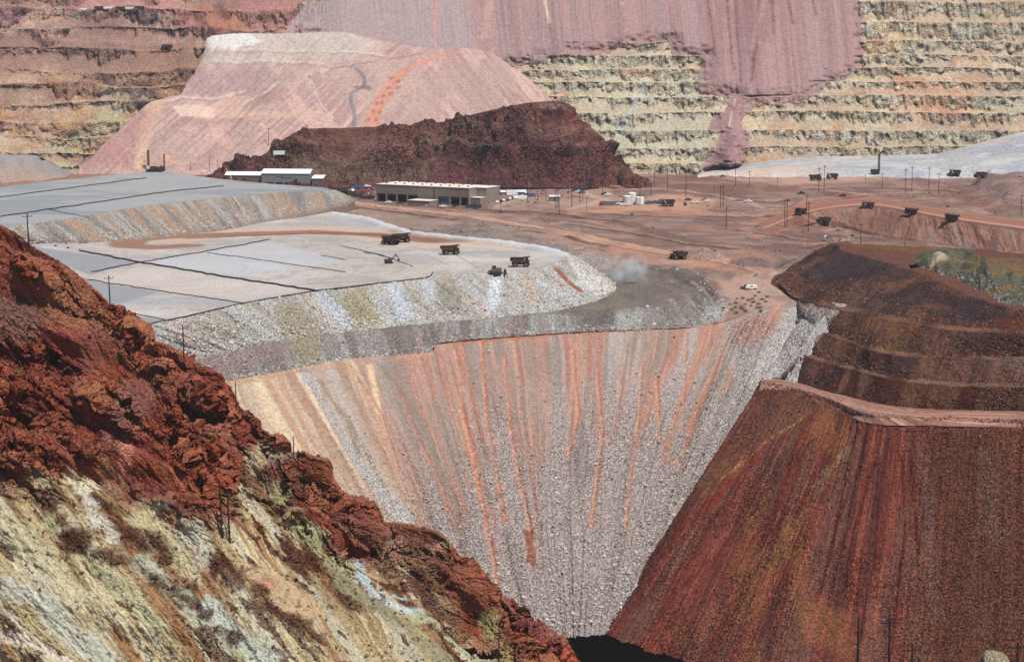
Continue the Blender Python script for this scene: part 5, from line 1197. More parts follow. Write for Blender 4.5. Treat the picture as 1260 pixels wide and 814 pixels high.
# ---- bulldozer
def track(mb, y0, y1, L=5.2, hgt=1.5):
    p_ = [(-L / 2, .5), (-L / 2 + .45, 0), (L / 2 - .45, 0), (L / 2, .5), (L / 2 - .2, hgt), (-L / 2 + .3, hgt)]
    return mb.prism(p_, y0, y1)
def make_dozer():
    o = empty('bulldozer')
    for s_ in (-1, 1):
        t = MB(); track(t, *(sorted((s_ * 1.3, s_ * 2.3)))); t.build('track', m_chas, o, bevel=.1)
    MB().box(-2.2, 2.4, -1.25, 1.25, .8, 2.2).box(.2, 2.6, -.9, .9, 2.2, 2.9).build('hull', m_yel, o, bevel=.1)
    cb = MB().box(-1.6, .1, -1.0, 1.0, 2.2, 3.9).build('cab', m_yel, o, bevel=.08); MB().box(.1, .13, -.85, .85, 2.8, 3.7).box(-1.4, -.1, 1, 1.03, 2.8, 3.7).box(-1.4, -.1, -1.03, -1, 2.8, 3.7).build('window', m_glass, cb)
    MB().prism([(4.0, .1), (4.5, .0), (4.25, .9), (4.5, 2.1), (4.2, 2.1), (3.95, .9)], -2.8, 2.8).build('blade', m_bed, o)
    MB().tube((0, -1.9, .8), (4, -1.9, .6), .18).tube((0, 1.9, .8), (4, 1.9, .6), .18).build('push_arm', m_yel, o)
    MB().box(-3.4, -2.2, -.6, .6, 1.2, 1.7).prism([(-3.4, 1.7), (-3.1, 1.7), (-3.2, .2), (-3.5, .1)], -.15, .15).build('ripper', m_chas, o)
    return o
dz = make_dozer(); sd_ = {}
place(dz, sd_, hit(610, 336), R(8), 'dark bulldozer pushing rock at the edge of the white rock face', 'bulldozer', sc=1.25)
def make_exc():
    o = empty('excavator')
    for s_ in (-1, 1):
        t = MB(); track(t, *(sorted((s_ * .9, s_ * 1.6))), L=4.2, hgt=1.0); t.build('track', m_chas, o)
    MB().box(-2.4, 1.5, -1.4, 1.4, 1.1, 2.5).build('house', m_bed, o, bevel=.1)
    cb = MB().box(.2, 1.5, .5, 1.4, 2.5, 3.3).build('cab', m_bed, o); MB().box(1.5, 1.53, .6, 1.3, 2.4, 3.1).build('window', m_glass, cb)
    MB().prism([(1.2, 1.6), (1.6, 1.4), (4.6, 5.0), (4.2, 5.4)], -.25, .25).build('boom', m_bed, o); MB().prism([(4.0, 5.3), (4.6, 5.2), (6.4, 2.2), (6.0, 2.1)], -.2, .2).build('stick', m_bed, o)
    MB().prism([(5.8, 2.3), (6.6, 2.2), (6.4, 1.1), (5.6, 1.3)], -.6, .6).build('bucket', m_chas, o)
    return o
ex = make_exc(); place(ex, {}, hit(478.5, 322), R(25), 'small dark excavator with raised arm among the pipes on the pad', 'excavator', sc=1.0)

# ---- blasthole drill
def make_drill():
    o = empty('drill_rig')
    for s_ in (-1, 1):
        t = MB(); track(t, *(sorted((s_ * 1.8, s_ * 2.9))), L=7.5, hgt=1.4); t.build('track', m_chas, o)
    MB().box(-5, 4.8, -2.6, 2.6, 1.4, 2.0).box(-4.6, 1.5, -2.2, 2.2, 2.0, 4.4).build('deck', m_bed, o, bevel=.1)
    cb = MB().box(2.2, 4.4, .3, 2.4, 2.0, 4.6).build('cab', m_white, o); MB().box(4.4, 4.44, .5, 2.2, 3.0, 4.2).build('window', m_glass, cb)
    m = MB(); h_ = 19.0
    for a in ((-.9, -.8), (.9, -.8), (.9, .8), (-.9, .8)): m.tube((3.4 + a[0], -1 + a[1], 1.5), (3.4 + a[0], -1 + a[1], h_), .2, n=6)
    z = 2.0; k = 0
    while z < h_ - 1.6:
        for (a, b) in (((-.9, -.8), (.9, -.8)), ((.9, -.8), (.9, .8)), ((.9, .8), (-.9, .8)), ((-.9, .8), (-.9, -.8))):
            m.tube((3.4 + a[0], -1 + a[1], z), (3.4 + b[0], -1 + b[1], z + 1.6), .1, n=5)
        z += 1.6
    m.box(2.4, 4.4, -1.9, -.1, h_, h_ + .5); m.tube((3.4, -1, 1.5), (3.4, -1, h_), .38, n=8); m.build('mast', m_iron, o)
    return o
dr = make_drill(); sdr = {}
place(dr, sdr, hit(1077, 213.5), R(0), 'tall blasthole drill with upright mast at the foot of the pale far slope', 'drill rig', 'blasthole drills', .92)
place(dr, sdr, hit(187, 209), R(180), 'left and taller one of two drill rigs behind the upper grey pad', 'drill rig', 'blasthole drills', 1.02)
place(dr, sdr, hit(198.5, 208.5), R(10), 'right and thinner one of two drill rigs behind the upper grey pad', 'drill rig', 'blasthole drills', .82)

# ---- light vehicles
def make_pickup(mat, van=False, cat_='pickup_truck'):
    o = empty(cat_)
    if van: bd = MB().prism([(-2.5, .5), (2.5, .5), (2.6, 1.2), (1.7, 2.1), (-2.5, 2.1)], -1, 1)
    else: bd = MB().prism([(-2.7, .5), (2.7, .5), (2.75, 1.2), (1.3, 1.3), (.8, 1.95), (-.6, 1.95), (-.8, 1.15), (-2.7, 1.15)], -1, 1)
    b_ = bd.build('body', mat, o, bevel=.08)
    MB().prism([(1.25, 1.3), (.82, 1.88), (.78, 1.85), (1.2, 1.28)], -.85, .85).box(-.5, .7, -1.02, -1.0, 1.3, 1.8).box(-.5, .7, 1.0, 1.02, 1.3, 1.8).build('window', m_glass, o)
    for x in (-1.7, 1.7):
        for y in (-.9, .9): wheel(o, x, y, .42, .28)
    for y in (-.7, .7): MB().box(2.7, 2.76, y - .15, y + .15, .9, 1.1).build('headlight', m_lamp, o)
    return o
PK = {}
for nm, mt in (('white', m_white), ('dark', m_chas), ('red', m_red), ('blue', m_blue)): PK[nm] = (make_pickup(mt), {})
VN = (make_pickup(m_white, True, 'van'), {})
def veh(colr, x, y, hd, where, grp, sc=1.1):
    pr, stt = PK[colr]
    place(pr, stt, hit(x, y), R(hd), f'{colr} pickup truck {where}', 'pickup truck', grp, sc)
veh('dark', 918, 354.5, 10, 'with its dark bed, left of two parked above the shrubs', 'vehicles above the shrubs', 1.25)
place(VN[0], VN[1], hit(924.5, 354.5), R(185), 'grey van parked right against the dark pickup above the shrubs', 'van', None, 1.3)
veh('white', 920.5, 247, 160, 'alone on the pale side road left of the red ramp', 'lone pickups on the mine roads', 1.25)
veh('dark', 986, 237.5, 20, 'stopped on the slope behind the white topped haul truck', 'lone pickups on the mine roads', 1.2)
veh('white', 905, 217, 80, 'at the foot of the leaning pole on the pale clearing', 'lone pickups on the mine roads', 1.3)
veh('dark', 889, 216, 5, 'on the pale clearing left of the leaning pole', 'lone pickups on the mine roads', 1.0)
veh('dark', 1037, 240.5, 0, 'on the mine road above the hollow', 'lone pickups on the mine roads', 1.1)
for i, (colr, x, y, hd) in enumerate((('white', 855, 248, 5), ('dark', 868, 245, 0), ('white', 870, 246.5, 20), ('dark', 843, 251.5, 90), ('dark', 846.5, 245, 30))):
    veh(colr, x, y, hd, 'parked at the back rim of the orange clearing' if y < 250 else 'parked at the front of the orange clearing', 'pickups on the orange clearing')
veh('white', 478.0, 248.8, 0, 'parked by the left bay doors of the tan truck shop', 'vehicles before the truck shop'); veh('dark', 492, 249.8, 20, 'parked before the third bay door of the tan truck shop', 'vehicles before the truck shop')
veh('white', 545, 253.0, 10, 'parked before the blue grey door of the tan truck shop', 'vehicles before the truck shop'); veh('dark', 560, 253.5, 0, 'parked before the right bays of the tan truck shop', 'vehicles before the truck shop')
rs = np.random.RandomState(5)
for i in range(12):
    t = i / 11
    veh(('white', 'dark', 'white', 'blue')[i % 4], 612 + 42 * t + rs.rand(), 248 - 9 * t, 70, 'in the slanting parking row right of the tan truck shop', 'parking row right of the truck shop', 1.0)
for i in range(12):
    x, y = 424 + rs.rand() * 36, 229 + rs.rand() * 13
    colr = ('dark', 'white', 'dark', 'blue', 'dark', 'red')[i % 6]
    veh(colr, x, y, rs.rand() * 360, 'standing in the crowded yard left of the tan truck shop', 'vehicles in the crowded yard', 1.15)
for (x, y) in ((806, 248), (812, 247), (798, 249)): veh('blue', x, y, 10, 'parked right of the storage tanks', 'pickups right of the tanks', 1.2)
for (x, y) in ((762, 250), (768, 251.5), (774, 251.0)): veh('white', x, y, 0, 'parked in front of the storage tanks', 'pickups before the tanks', 1.1)
for (x, y, cc) in ((744, 238, 'dark'), (748, 239.5, 'white'), (707, 234, 'dark'), (712, 235, 'white'), (716, 236, 'blue')): veh(cc, x, y, 15, 'parked behind the power poles ' + ('near the storage tanks' if x > 730 else 'below the dark hill'), 'pickups behind the power poles', 1.2)

# ---- containers and office trailers
def make_container(mat, name, L=12):
    o = empty(name)
    b_ = MB().box(-L / 2, L / 2, -1.25, 1.25, .15, 2.75)
    for x in np.arange(-L / 2 + .3, L / 2, .6): b_.box(x, x + .25, -1.32, -1.25, .3, 2.65).box(x, x + .25, 1.25, 1.32, .3, 2.65)
    b_.build('shell', mat, o)
    for s_ in (-1, 1): MB().box(L / 2, L / 2 + .06, min(s_ * .05, s_ * 1.15), max(s_ * .05, s_ * 1.15), .3, 2.6).build('door', m_grey, o)
    return o
CN = {k: (make_container(m, 'shipping_container'), {}) for k, m in (('rusty', m_red), ('dark', m_iron), ('blue', m_blue), ('white', m_white))}
def cont(k, x, y, hd, lab, grp=None, sc=1.0): place(CN[k][0], CN[k][1], hit(x, y), R(hd), lab, 'container', grp, sc)
cont('white', 635, 238.5, 20, 'white office trailer with flat roof right of the tan truck shop', None, 1.5); cont('blue', 648, 240, 15, 'blue container at the right end of the parking row')
cont('white', 640, 243, 10, 'pale container in the middle of the slanting parking row')
for i, (k, x, y, hd) in enumerate((('dark', 428, 238, 10), ('dark', 437, 242, 5), ('rusty', 446, 236, 20), ('dark', 452, 243, 0), ('dark', 418, 233, 8), ('blue', 441, 231, 12))):
    cont(k, x, y, hd, f'{k} shipping container among the crowded yard left of the tan truck shop', 'containers in the crowded yard')
cont('white', 347, 190.5, 8, 'small pale shed container high on the dark hill above the grey workshop', None, 1.3)
cont('rusty', 740.5, 250, 80, 'rusty container left of the storage tanks'); cont('blue', 808, 249.5, 5, 'blue container right of the storage tanks', None, .9)
cont('dark', 583, 254, 4, 'low dark container at the front right corner of the tan truck shop'); cont('dark', 714, 233.5, 15, 'dark container below the dark hill behind the power poles')
for i, x in enumerate((104, 122, 133, 148, 160, 172)):
    cont('white' if i % 2 == 0 else 'dark', x, 11.5 - i * .3, rs.rand() * 20, ('white' if i % 2 == 0 else 'dark') + ' container in the row on a high bench of the brown far wall', 'containers on the high bench', .85)

# ---- storage tanks
def make_tank(r, h_, mat):
    o = empty('storage_tank'); mb = MB(); mb.tube((0, 0, 0), (0, 0, h_), r, n=24); mb.build('shell', mat, o)
    MB().tube((0, 0, h_ + .002), (0, 0, h_ + .5), r * 1.02, r * .3, n=24).build('roof', m_wroof, o)
    l = MB(); l.tube((r + .2, -.3, 0), (r + .2, -.3, h_), .06, n=5).tube((r + .2, .3, 0), (r + .2, .3, h_), .06, n=5)
    for z in np.arange(.3, h_, .5): l.box(r + .15, r + .25, -.3, .3, z, z + .08)
    l.build('ladder', m_iron, o); return o
for x, y, r, h_, lab, mt in ((771.5, 248.5, 3.3, 5.6, 'pale round storage tank, left one of the three', m_silver), (777.8, 247, 3.3, 7.6, 'tan and tallest storage tank, middle of the three', m_tanroof), (787, 249, 3.6, 5.4, 'white round storage tank, right one of the three', m_white)):
    o = make_tank(r, h_, mt); o.location = tuple(hit(x, y)); o.rotation_euler = (0, 0, 2.3); tag(o, lab, 'storage tank')
o = empty('containment_wall', hit(775, 249)); tag(o, 'low dark blue containment wall round the three storage tanks', 'low wall')
for a in ((-22, 24, -9, -8.6), (-22, 24, 9, 9.4), (-22.4, -22, -9, 9.4), (24, 24.4, -9, 9.4)): MB().box(*a, -1.5, 1.2).build('panel', m_bluedoor, o)

# ---- buildings
def frame(a, b):
    d = np.array(b) - np.array(a); L = math.hypot(d[0], d[1]); return L, math.atan2(d[1], d[0])
FL = Pz(463, 247, -12.4); FR = Pz(577, 252.6, -12.4); L_, rz = frame(FL, FR)
o = empty('truck_shop', FL, rz); tag(o, 'long tan truck shop with pale roof and dark bay doors along its lower front', 'workshop')
Dp, Hh = 30.0, 13.6
wall = MB(); ops = [(1, 9), (10.5, 19), (20.5, 29), (30.5, 39.5), (59, 69), (71, 79), (80.5, L_ - 1)]
x = 0
zt_ = 6.2
wall.box(0, L_, 0, .4, zt_, Hh)
for a, b in ops: wall.box(x, a, 0, .4, -2, zt_); x = b
wall.box(x, L_, 0, .4, -2, zt_); wall.box(0, .4, .4, Dp, -2, Hh); wall.box(L_ - .4, L_, .4, Dp, -2, Hh); wall.box(.4, L_ - .4, Dp - .4, Dp, -2, Hh)
wall.box(L_, L_ + 9, 12, Dp + 4, -2, Hh - .3)
wall.build('wall', m_tan, o)
MB().box(-.3, L_ + .3, -.3, Dp + .3, Hh + .003, Hh + .35).box(L_ + .35, L_ + 9.3, 11.7, Dp + 4.3, Hh - .28, Hh + .05).build('roof', m_tanroof, o)
MB().box(.5, L_ - .5, 6, 6.3, -2, Hh - .1).build('inner_wall', m_dark, o)
for i, (a, b) in enumerate(ops):
    MB().box(a + .02, b - .02, .8, .9, (-2 if i in (4,) else 3.2 if i % 2 else 4.4), zt_ - .02).build('door', m_bluedoor if i == 4 else m_dark, o)
for i in range(10): MB().box(4 + i * 8.6, 5.2 + i * 8.6, 8, 9.2, Hh + .35, Hh + 1.3).build('roof_vent', m_iron, o)
for i in range(9): MB().box(7 + i * 8.6, 8 + i * 8.6, 24, 25, Hh + .35, Hh + 1.2).build('roof_vent', m_iron, o)
MB().tube((L_ * .635, -.25, -2), (L_ * .635, -.25, Hh), .25, n=6).build('downpipe', m_iron, o)
an = empty('lean_to', Pz(502, 251.5, -12.4), rz); tag(an, 'low tan annex with flat pale roof standing before the truck shop', 'annex')
MB().box(0, 20, 0, 13, -2, 3.4).build('wall', m_tan, an); MB().box(-.3, 20.3, -.3, 13.3, 3.403, 3.7).build('roof', m_tanroof, an)
an = empty('corner_office', Pz(579, 252.3, -12.4), rz); tag(an, 'small tan office with pale roof at the right corner of the truck shop', 'office')
MB().box(0, 9, 0, 9, -2, 6).build('wall', m_tan, an); MB().box(-.2, 9.2, -.2, 9.2, 6.003, 6.3).build('roof', m_tanroof, an); MB().box(3, 4.2, -.05, -.01, 0, 2.2).build('door', m_dark, an)

def gable(parent, x0, x1, y0, y1, z0, h_, rise, mw, mr, over=.5):
    ym_ = (y0 + y1) / 2
    v = [(x0, y0, z0), (x1, y0, z0), (x1, y1, z0), (x0, y1, z0), (x0, y0, h_), (x1, y0, h_), (x1, y1, h_), (x0, y1, h_), (x0, ym_, h_ + rise), (x1, ym_, h_ + rise)]
    MB().add(v, [(0, 3, 2, 1), (0, 1, 5, 4), (1, 2, 6, 9, 5), (2, 3, 7, 6), (3, 0, 4, 8, 7)]).build('wall', mw, parent)
    r = MB(); k = rise / (ym_ - y0)
    for s_, ya, yb in ((1, y0 - over, ym_), (-1, y1 + over, ym_)):
        za = h_ - over * k + .05; zb = h_ + rise + .05
        r.add([(x0 - over, ya, za), (x1 + over, ya, za), (x1 + over, yb, zb), (x0 - over, yb, zb), (x0 - over, ya, za + .25), (x1 + over, ya, za + .25), (x1 + over, yb, zb + .25), (x0 - over, yb, zb + .25)],
              [(0, 3, 2, 1), (4, 5, 6, 7), (0, 1, 5, 4), (1, 2, 6, 5), (2, 3, 7, 6), (3, 0, 4, 7)])
    r.build('roof', mr, parent)
z0 = -12.4; sc_ = 2035 / F
A = Pz(322, 231, z0); Bp = Pz(381, 231.5, z0); L_, rz = frame(A, Bp)
o = empty('repair_shop', A, rz); tag(o, 'grey and brown workshop with white metal roofs behind the upper grey pad', 'workshop')
gable(o, 0, L_, 0, 22, -3, 12.6, 3.0, m_grey, m_wroof)
gable(o, -33, -.3, 3, 19, -3, 10.6, 2.4, m_brownw, m_wroof); gable(o, L_ + 2.5, L_ + 12, -2, 22, -3, 8.6, 2.0, m_brownw, m_wroof)
for a in (4.2, 12.2, 20.2, 28.6): 
    f_ = MB().box(a, a + 6.4, -.06, -.01, -1.5, 4.9).build('door', m_dark, o)
MB().box(-15, -11.5, 2.94, 2.99, -1.5, 4.6).build('door', m_dark, o); MB().box(-19.5, -17, 2.94, 2.99, 2.6, 4.6).build('window', m_dark, o); MB().box(L_ + 5, L_ + 7.5, -2.06, -2.01, -1.5, 3).build('door', m_dark, o)
lt = MB(); xx = 12.6; rr = np.random.RandomState(2)
for row, (za, xb) in enumerate(((9.3, 19.5), (8.5, 26))):
    xx = 12.6 + row * 5
    while xx < xb: wl = .5 + rr.rand() * .6; lt.box(xx, xx + wl, -.05, -.01, za, za + .55); xx += wl + .3
lt.build('lettering', m_dark, o)
cr_ = empty('crane_boom', Pz(291, 231, z0)); tag(cr_, 'pale lattice crane boom leaning before the left wing of the grey workshop', 'crane')
bm = MB(); top_ = np.array([-8.5, 0, 16.5])
for dx, dy in ((-.5, -.5), (.5, -.5), (.5, .5), (-.5, .5)): bm.tube((dx, dy, 0), top_ + np.array([dx * .5, dy * .5, 0]), .12, n=5)
for t in np.linspace(0, .95, 14):
    a_ = top_ * t; b_2 = top_ * (t + .05); bm.tube(a_ + np.array([-.5, -.5, 0]), b_2 + np.array([.5, -.5, 0]), .08, n=4); bm.tube(a_ + np.array([.5, .5, 0]), b_2 + np.array([-.5, .5, 0]), .08, n=4)
bm.build('boom', m_silver, cr_); MB().box(-1.5, 3, -1.5, 1.5, -2, 1.6).build('base', m_yel, cr_); MB().tube(top_, (9, 0, 0), .07, n=4).build('stay_cable', m_iron, cr_)
sh = empty('open_shelter', Pz(268, 229, z0)); tag(sh, 'small white roofed shelter left of the grey workshop', 'shelter')
MB().box(0, 8, 0, 7, 4.2, 4.5).build('roof', m_wroof, sh); [MB().box(x, x + .3, y, y + .3, -3, 4.2).build('post', m_iron, sh) for x in (.2, 7.4) for y in (.2, 6.4)]
for (x, y, L2_, w2, rz2, lab) in ((443, 226, 16, 9, .25, 'white roofed open shed in the yard behind and left of the truck shop'), (503.5, 228, 13, 14, .3, 'white pitched canopy roof showing above the truck shop')):
    t_ = empty('canopy_shed', Pz(x, y, z0), rz2); tag(t_, lab, 'shed')
    gable(t_, 0, L2_, 0, w2, 0, 3.5 if x < 500 else 12, 3.0, m_grey, m_wroof)
o = empty('office_building', Pz(617, 240.5, z0), .2); tag(o, 'low pale office with white roof between truck shop and parking row', 'office')
gable(o, 0, 20, 0, 8, -1, 2.8, .9, m_tan, m_wroof); MB().box(4, 5, -.05, -.01, 0, 2.1).build('door', m_dark, o); [MB().box(x, x + 1.6, -.05, -.01, 1, 2).build('window', m_dark, o) for x in (7, 11, 15)]
o = empty('pump_house', Pz(681, 247.5, z0), .1); tag(o, 'small grey pump house among the power poles below the dark hill', 'pump house')
gable(o, -3, 5, 0, 7, -1, 3.6, 1.0, m_grey, m_silver); MB().box(0, 1.4, -.05, -.01, 0, 2.2).build('door', m_dark, o)

# ---- utility poles
def make_pole(arms):
    o = empty('utility_pole'); MB().tube((0, 0, -1.5), (0, 0, 10), .2, .14, n=8).build('pole', m_pole, o)
    for z in arms:
        a_ = MB().box(-1.3, 1.3, -.08, .08, z, z + .16).build('crossarm', m_pole, o)
        MB().tube((-1.15, 0, z + .16), (-1.15, 0, z + .5), .08, n=6).tube((1.15, 0, z + .16), (1.15, 0, z + .5), .08, n=6).tube((.4, 0, z + .16), (.4, 0, z + .5), .08, n=6).build('insulator', m_iron, a_)
    return o
PP = {0: (make_pole([]), {}), 1: (make_pole([9.0]), {}), 2: (make_pole([9.0, 7.9]), {})}
def pole(x, yt, yb, lab, grp=None, kind=1, lean=0, base=None, thick=1.0, rz=None):
    q = hit(x, yb) if base is None else np.array(base)
    hgt = (yb - yt) * q[1] / F * 1.01
    pr, stt = PP[kind]
    o = place(pr, stt, q, .3 if rz is None else rz, lab, 'utility pole', grp)
    s_ = hgt / 10.0; t_ = thick * max(.85, min(1.5, s_)); o.scale = (t_, t_, s_); o.rotation_euler = (0, lean, .3 if rz is None else rz)
for x, yt, yb, lab in ((35.5, 262, 303, 'wooden pole on the ridge crest nearest the left edge of the view'), (135.5, 337, 375, 'wooden pole on the red ridge crest, second from the left edge'), (226.5, 398, 438, 'wooden pole on the red ridge crest before the white rock face'),
                       (291, 468, 504, 'wooden pole on the ridge crest at the left top corner of the main pit wall'), (361.5, 535, 558, 'half hidden pole on the low saddle of the ridge crest'), (416, 599, 614, 'short pole stub showing over the red rock outcrop')):
    pole(x, yt, yb, lab, 'poles along the ridge crest', 0 if yb > 500 else 1, R(-1.5), thick=1.15)
pole(273.5, 588, 654, 'left one of the close pair of tall poles on the near slope', 'pair of poles on the near slope', 0, R(-2.5), thick=1.15); pole(282.5, 600, 664, 'right one of the close pair of tall poles on the near slope', 'pair of poles on the near slope', 0, R(-1.5), thick=1.15)
pole(614, 770, 832, 'pole with two crossarms at the bottom of the view below the ridge crest', None, 2, 0, base=Pd(614, 832, 640), thick=.8, rz=.15)
for x, yt, k, lab in ((1055, 754, 0, 'bare dark pole before the red waste cone, leftmost at the bottom right'), (1093.5, 756, 1, 'tall pole with one crossarm before the red waste cone'), (1121, 789, 1, 'shorter pole with crossarm just right of the tall one before the red cone'),
                      (1128.5, 806, 1, 'lowest pole top with crossarm peeping over the bottom edge'), (1250.5, 786, 1, 'pole with crossarm beside the pale boulder in the bottom right corner')):
    pole(x, yt, yt + 75, lab, 'poles before the red waste cone', k, 0, base=Pd(x, yt + 75, 610), thick=1.3, rz=.1)
yard = ((616, 245, 261), (649, 218, 246.5), (666, 220, 238), (661.5, 233, 248), (658, 237, 248), (671.5, 225, 246), (684, 231, 255), (686.5, 230, 254), (688, 240, 263), (699, 227, 238), (703.5, 218, 253), (713.5, 219, 248), (717, 228, 246), (722, 240, 257), (741.5, 218, 238))
for i, (x, a_, b_) in enumerate(yard): pole(x, a_, b_, 'dark wooden power pole in the yard between truck shop and storage tanks', 'power poles in the yard')
for x, a_, b_ in ((712, 207, 220), (727.5, 210, 230), (736, 208, 229), (745, 214, 226)): pole(x, a_, b_, 'power pole at the foot of the dark hill', 'power poles at the hill foot')
for x, a_, b_ in ((801, 223, 239), (805, 211, 228), (821.5, 206, 233), (844, 209, 242), (878.5, 227, 240)): pole(x, a_, b_, 'power pole on the brown bank behind the orange clearing', 'power poles on the brown bank')
pole(787.5, 221, 251, 'tall power pole standing right before the white storage tank')
pole(886.5, 227, 255.5, 'left pole of the close pair right of the orange clearing', 'pair right of the orange clearing'); pole(889.8, 226.5, 254.5, 'right pole of the close pair right of the orange clearing', 'pair right of the orange clearing')
pole(893.5, 253, 279.5, 'power pole at the bend of the red road below the orange clearing'); pole(905.5, 198, 228, 'leaning power pole at the foot of the pink chute', None, 1, R(-3))
pole(922, 209, 227.5, 'thin power pole on the pale clearing right of the leaning pole'); pole(956.5, 217, 231, 'short power pole in the middle of the pale clearing')
pole(965.5, 247, 277, 'left pole of the pair between the red roads', 'pair between the red roads'); pole(968.3, 243, 277.5, 'right pole of the pair between the red roads', 'pair between the red roads')
pole(992.5, 236, 262, 'power pole directly behind the white topped haul truck'); pole(994.5, 246, 284.5, 'tall power pole in front of the white topped haul truck')
pole(1007.5, 204, 235, 'left one of two tall poles below the pale far slope', 'two tall poles below the pale slope'); pole(1014, 202, 232.5, 'right one of two tall poles below the pale far slope', 'two tall poles below the pale slope')
pole(1059, 273, 298.5, 'power pole behind the top of the brown stepped dump, left one'); pole(1113.5, 288, 301, 'short pole behind the top of the brown stepped dump, right one')
for x, a_, b_, w_ in ((1114, 206, 237.5, 'first'), (1122, 203, 232.5, 'second'), (1143, 204, 230.5, 'third'), (1155, 211, 237.5, 'fourth')): pole(x, a_, b_, w_ + ' from left of the four tall poles between ramp and pale slope', 'four tall poles above the ramp')
pole(1256.5, 237, 263, 'power pole at the right edge of the view above the red ramp')
pole(1065, 214, 224.5, 'small distant pole left of the drill mast base', 'small distant poles'); pole(1085.5, 212, 231.5, 'small distant pole right of the drill mast base', 'small distant poles'); pole(1215.5, 208, 220, 'small distant pole right of the far haul trucks', 'small distant poles')
pole(234.5, 197, 208.5, 'thin pole right of the two drill rigs', 'poles along the road behind the grey pad'); pole(258, 190, 209, 'taller thin pole left of the small shelter', 'poles along the road behind the grey pad'); pole(267.5, 195.5, 206, 'thin pole just above the small shelter', 'poles along the road behind the grey pad')
pole(330.5, 155, 176, 'pole standing on the slope of the pink heap above the dark hill end'); pole(378, 152, 171, 'pole on the dark hill crest near its left end')
pole(476, 197, 208, 'faint pole on the dark hill slope behind the truck shop, left one', 'poles behind the truck shop'); pole(529, 199, 214, 'faint pole on the dark hill slope behind the truck shop, right one', 'poles behind the truck shop'); pole(441, 209, 219, 'pole beside the white roofed open shed')
pole(573.5, 245, 256, 'short dark pole before the right bays of the truck shop')

# ---- irrigation pipes on the pads
def pipe(patch, pts, r, lab, grp='drip pipes on the leach pads'):
    q = []
    for (x0, y0), (x1, y1) in zip(pts[:-1], pts[1:]):
        n_ = max(2, int(math.hypot(x1 - x0, y1 - y0) / 7))
        for t in np.linspace(0, 1, n_, endpoint=False): q.append(patch.at(x0 + (x1 - x0) * t, y0 + (y1 - y0) * t) + np.array([0, (rs.rand() - .5) * 2.0, 0]))
    q.append(patch.at(*pts[-1]))
    o = MB().path([a + np.array([0, 0, r * .7]) for a in q], r).build('irrigation_pipe', m_pipe); tag(o, lab, 'pipe', grp)
pipe(PAD, [(62, 302), (172, 323), (290, 343), (389, 358)], .55, 'thickest black pipe crossing the lower pad from upper left to the rock face edge')
pipe(PAD, [(112, 335), (172, 323), (250, 310), (332, 295)], .38, 'black pipe crossing the thickest pipe and rising to the brown haul loop')
pipe(PAD, [(108, 344), (195, 358), (300, 373)], .28, 'thin pipe bordering the middle wet cell of the lower pad')
pipe(PAD, [(150, 384), (203, 393)], .26, 'thin pipe bordering the lowest wet cell of the lower pad')
pipe(PAD, [(168, 402), (213, 393), (300, 373), (389, 358), (480, 347), (520, 343), (530, 340), (533, 335)], .36, 'long pipe following the crest of the white rock face')
pipe(PAD, [(255, 311), (350, 324), (425, 335)], .24, 'thin pipe in the middle of the pale cells right of the crossing')
pipe(PAD, [(395, 314), (425, 320)], .22, 'short thin pipe near the middle of the pad')
pipe(PAD, [(418, 302), (470, 314), (508, 328)], .22, 'thin pipe passing by the small excavator')
pipe(PAD, [(448, 311), (460, 312), (482, 318)], .3, 'short kinked pipe beside the small excavator')
pipe(PAD, [(42, 299.5), (90, 300), (150, 294), (185, 293)], .36, 'pipe along the foot of the upper pad face')
pipe(UPAD, [(0, 243), (60, 235), (120, 227), (180, 219)], .4, 'back one of two black pipes across the upper grey pad'); pipe(UPAD, [(0, 267), (60, 258), (120, 249), (200, 237), (275, 229)], .45, 'front one of two black pipes across the upper grey pad')
pipe(UPAD, [(60, 258), (110, 268)], .25, 'short cross pipe at the left of the upper grey pad')

# ---- shrubs
rs = np.random.RandomState(11)
def make_shrub(seed):
    r_ = np.random.RandomState(seed); o = empty('shrub'); mb = MB()
    for i in range(170):
        th, ph = r_.rand() * 6.28, math.acos(r_.rand()); rr_ = (.55 + .5 * r_.rand()) * (1 + .25 * math.sin(3 * th + seed))
        c_ = np.array([rr_ * math.sin(ph) * math.cos(th) * 1.3, rr_ * math.sin(ph) * math.sin(th) * 1.3, .25 + rr_ * math.cos(ph) * .95])
        a_, b_ = r_.randn(3), r_.randn(3); a_ *= .2 / np.linalg.norm(a_); b_ *= .16 / np.linalg.norm(b_)
        mb.add([c_ - a_, c_ + b_, c_ + a_, c_ - b_], [(0, 1, 2, 3)])
    mb.build('foliage', m_leaf, o); st_ = MB()
    for i in range(5): t = i * 1.26; st_.tube((0, 0, -.3), (math.cos(t) * .6, math.sin(t) * .6, .8), .06, .03, n=5)
    st_.build('stem', m_wood, o); return o
SH = [(make_shrub(s_), {}) for s_ in (1, 2, 3)]
spots = [(907, 366), (914, 366.5), (929, 363), (921, 368), (905, 372), (917, 373), (927, 371), (938, 367), (912, 376), (924, 375), (933, 373), (890, 378), (898, 373), (888, 381.5), (936, 377), (932, 378.5), (936, 382), (917, 382.5), (905, 377), (906, 384), (944, 364), (934, 359.5), (926, 367), (913, 379), (900, 380), (942, 370)]
for i, (x, y) in enumerate(spots):
    k_ = i % 3; place(SH[k_][0], SH[k_][1], hit(x, y), rs.rand() * 6, 'low grey green shrub in the patch below the parked pickup and van', 'shrub', 'shrubs below the parked pickup', .75 + rs.rand() * .5)
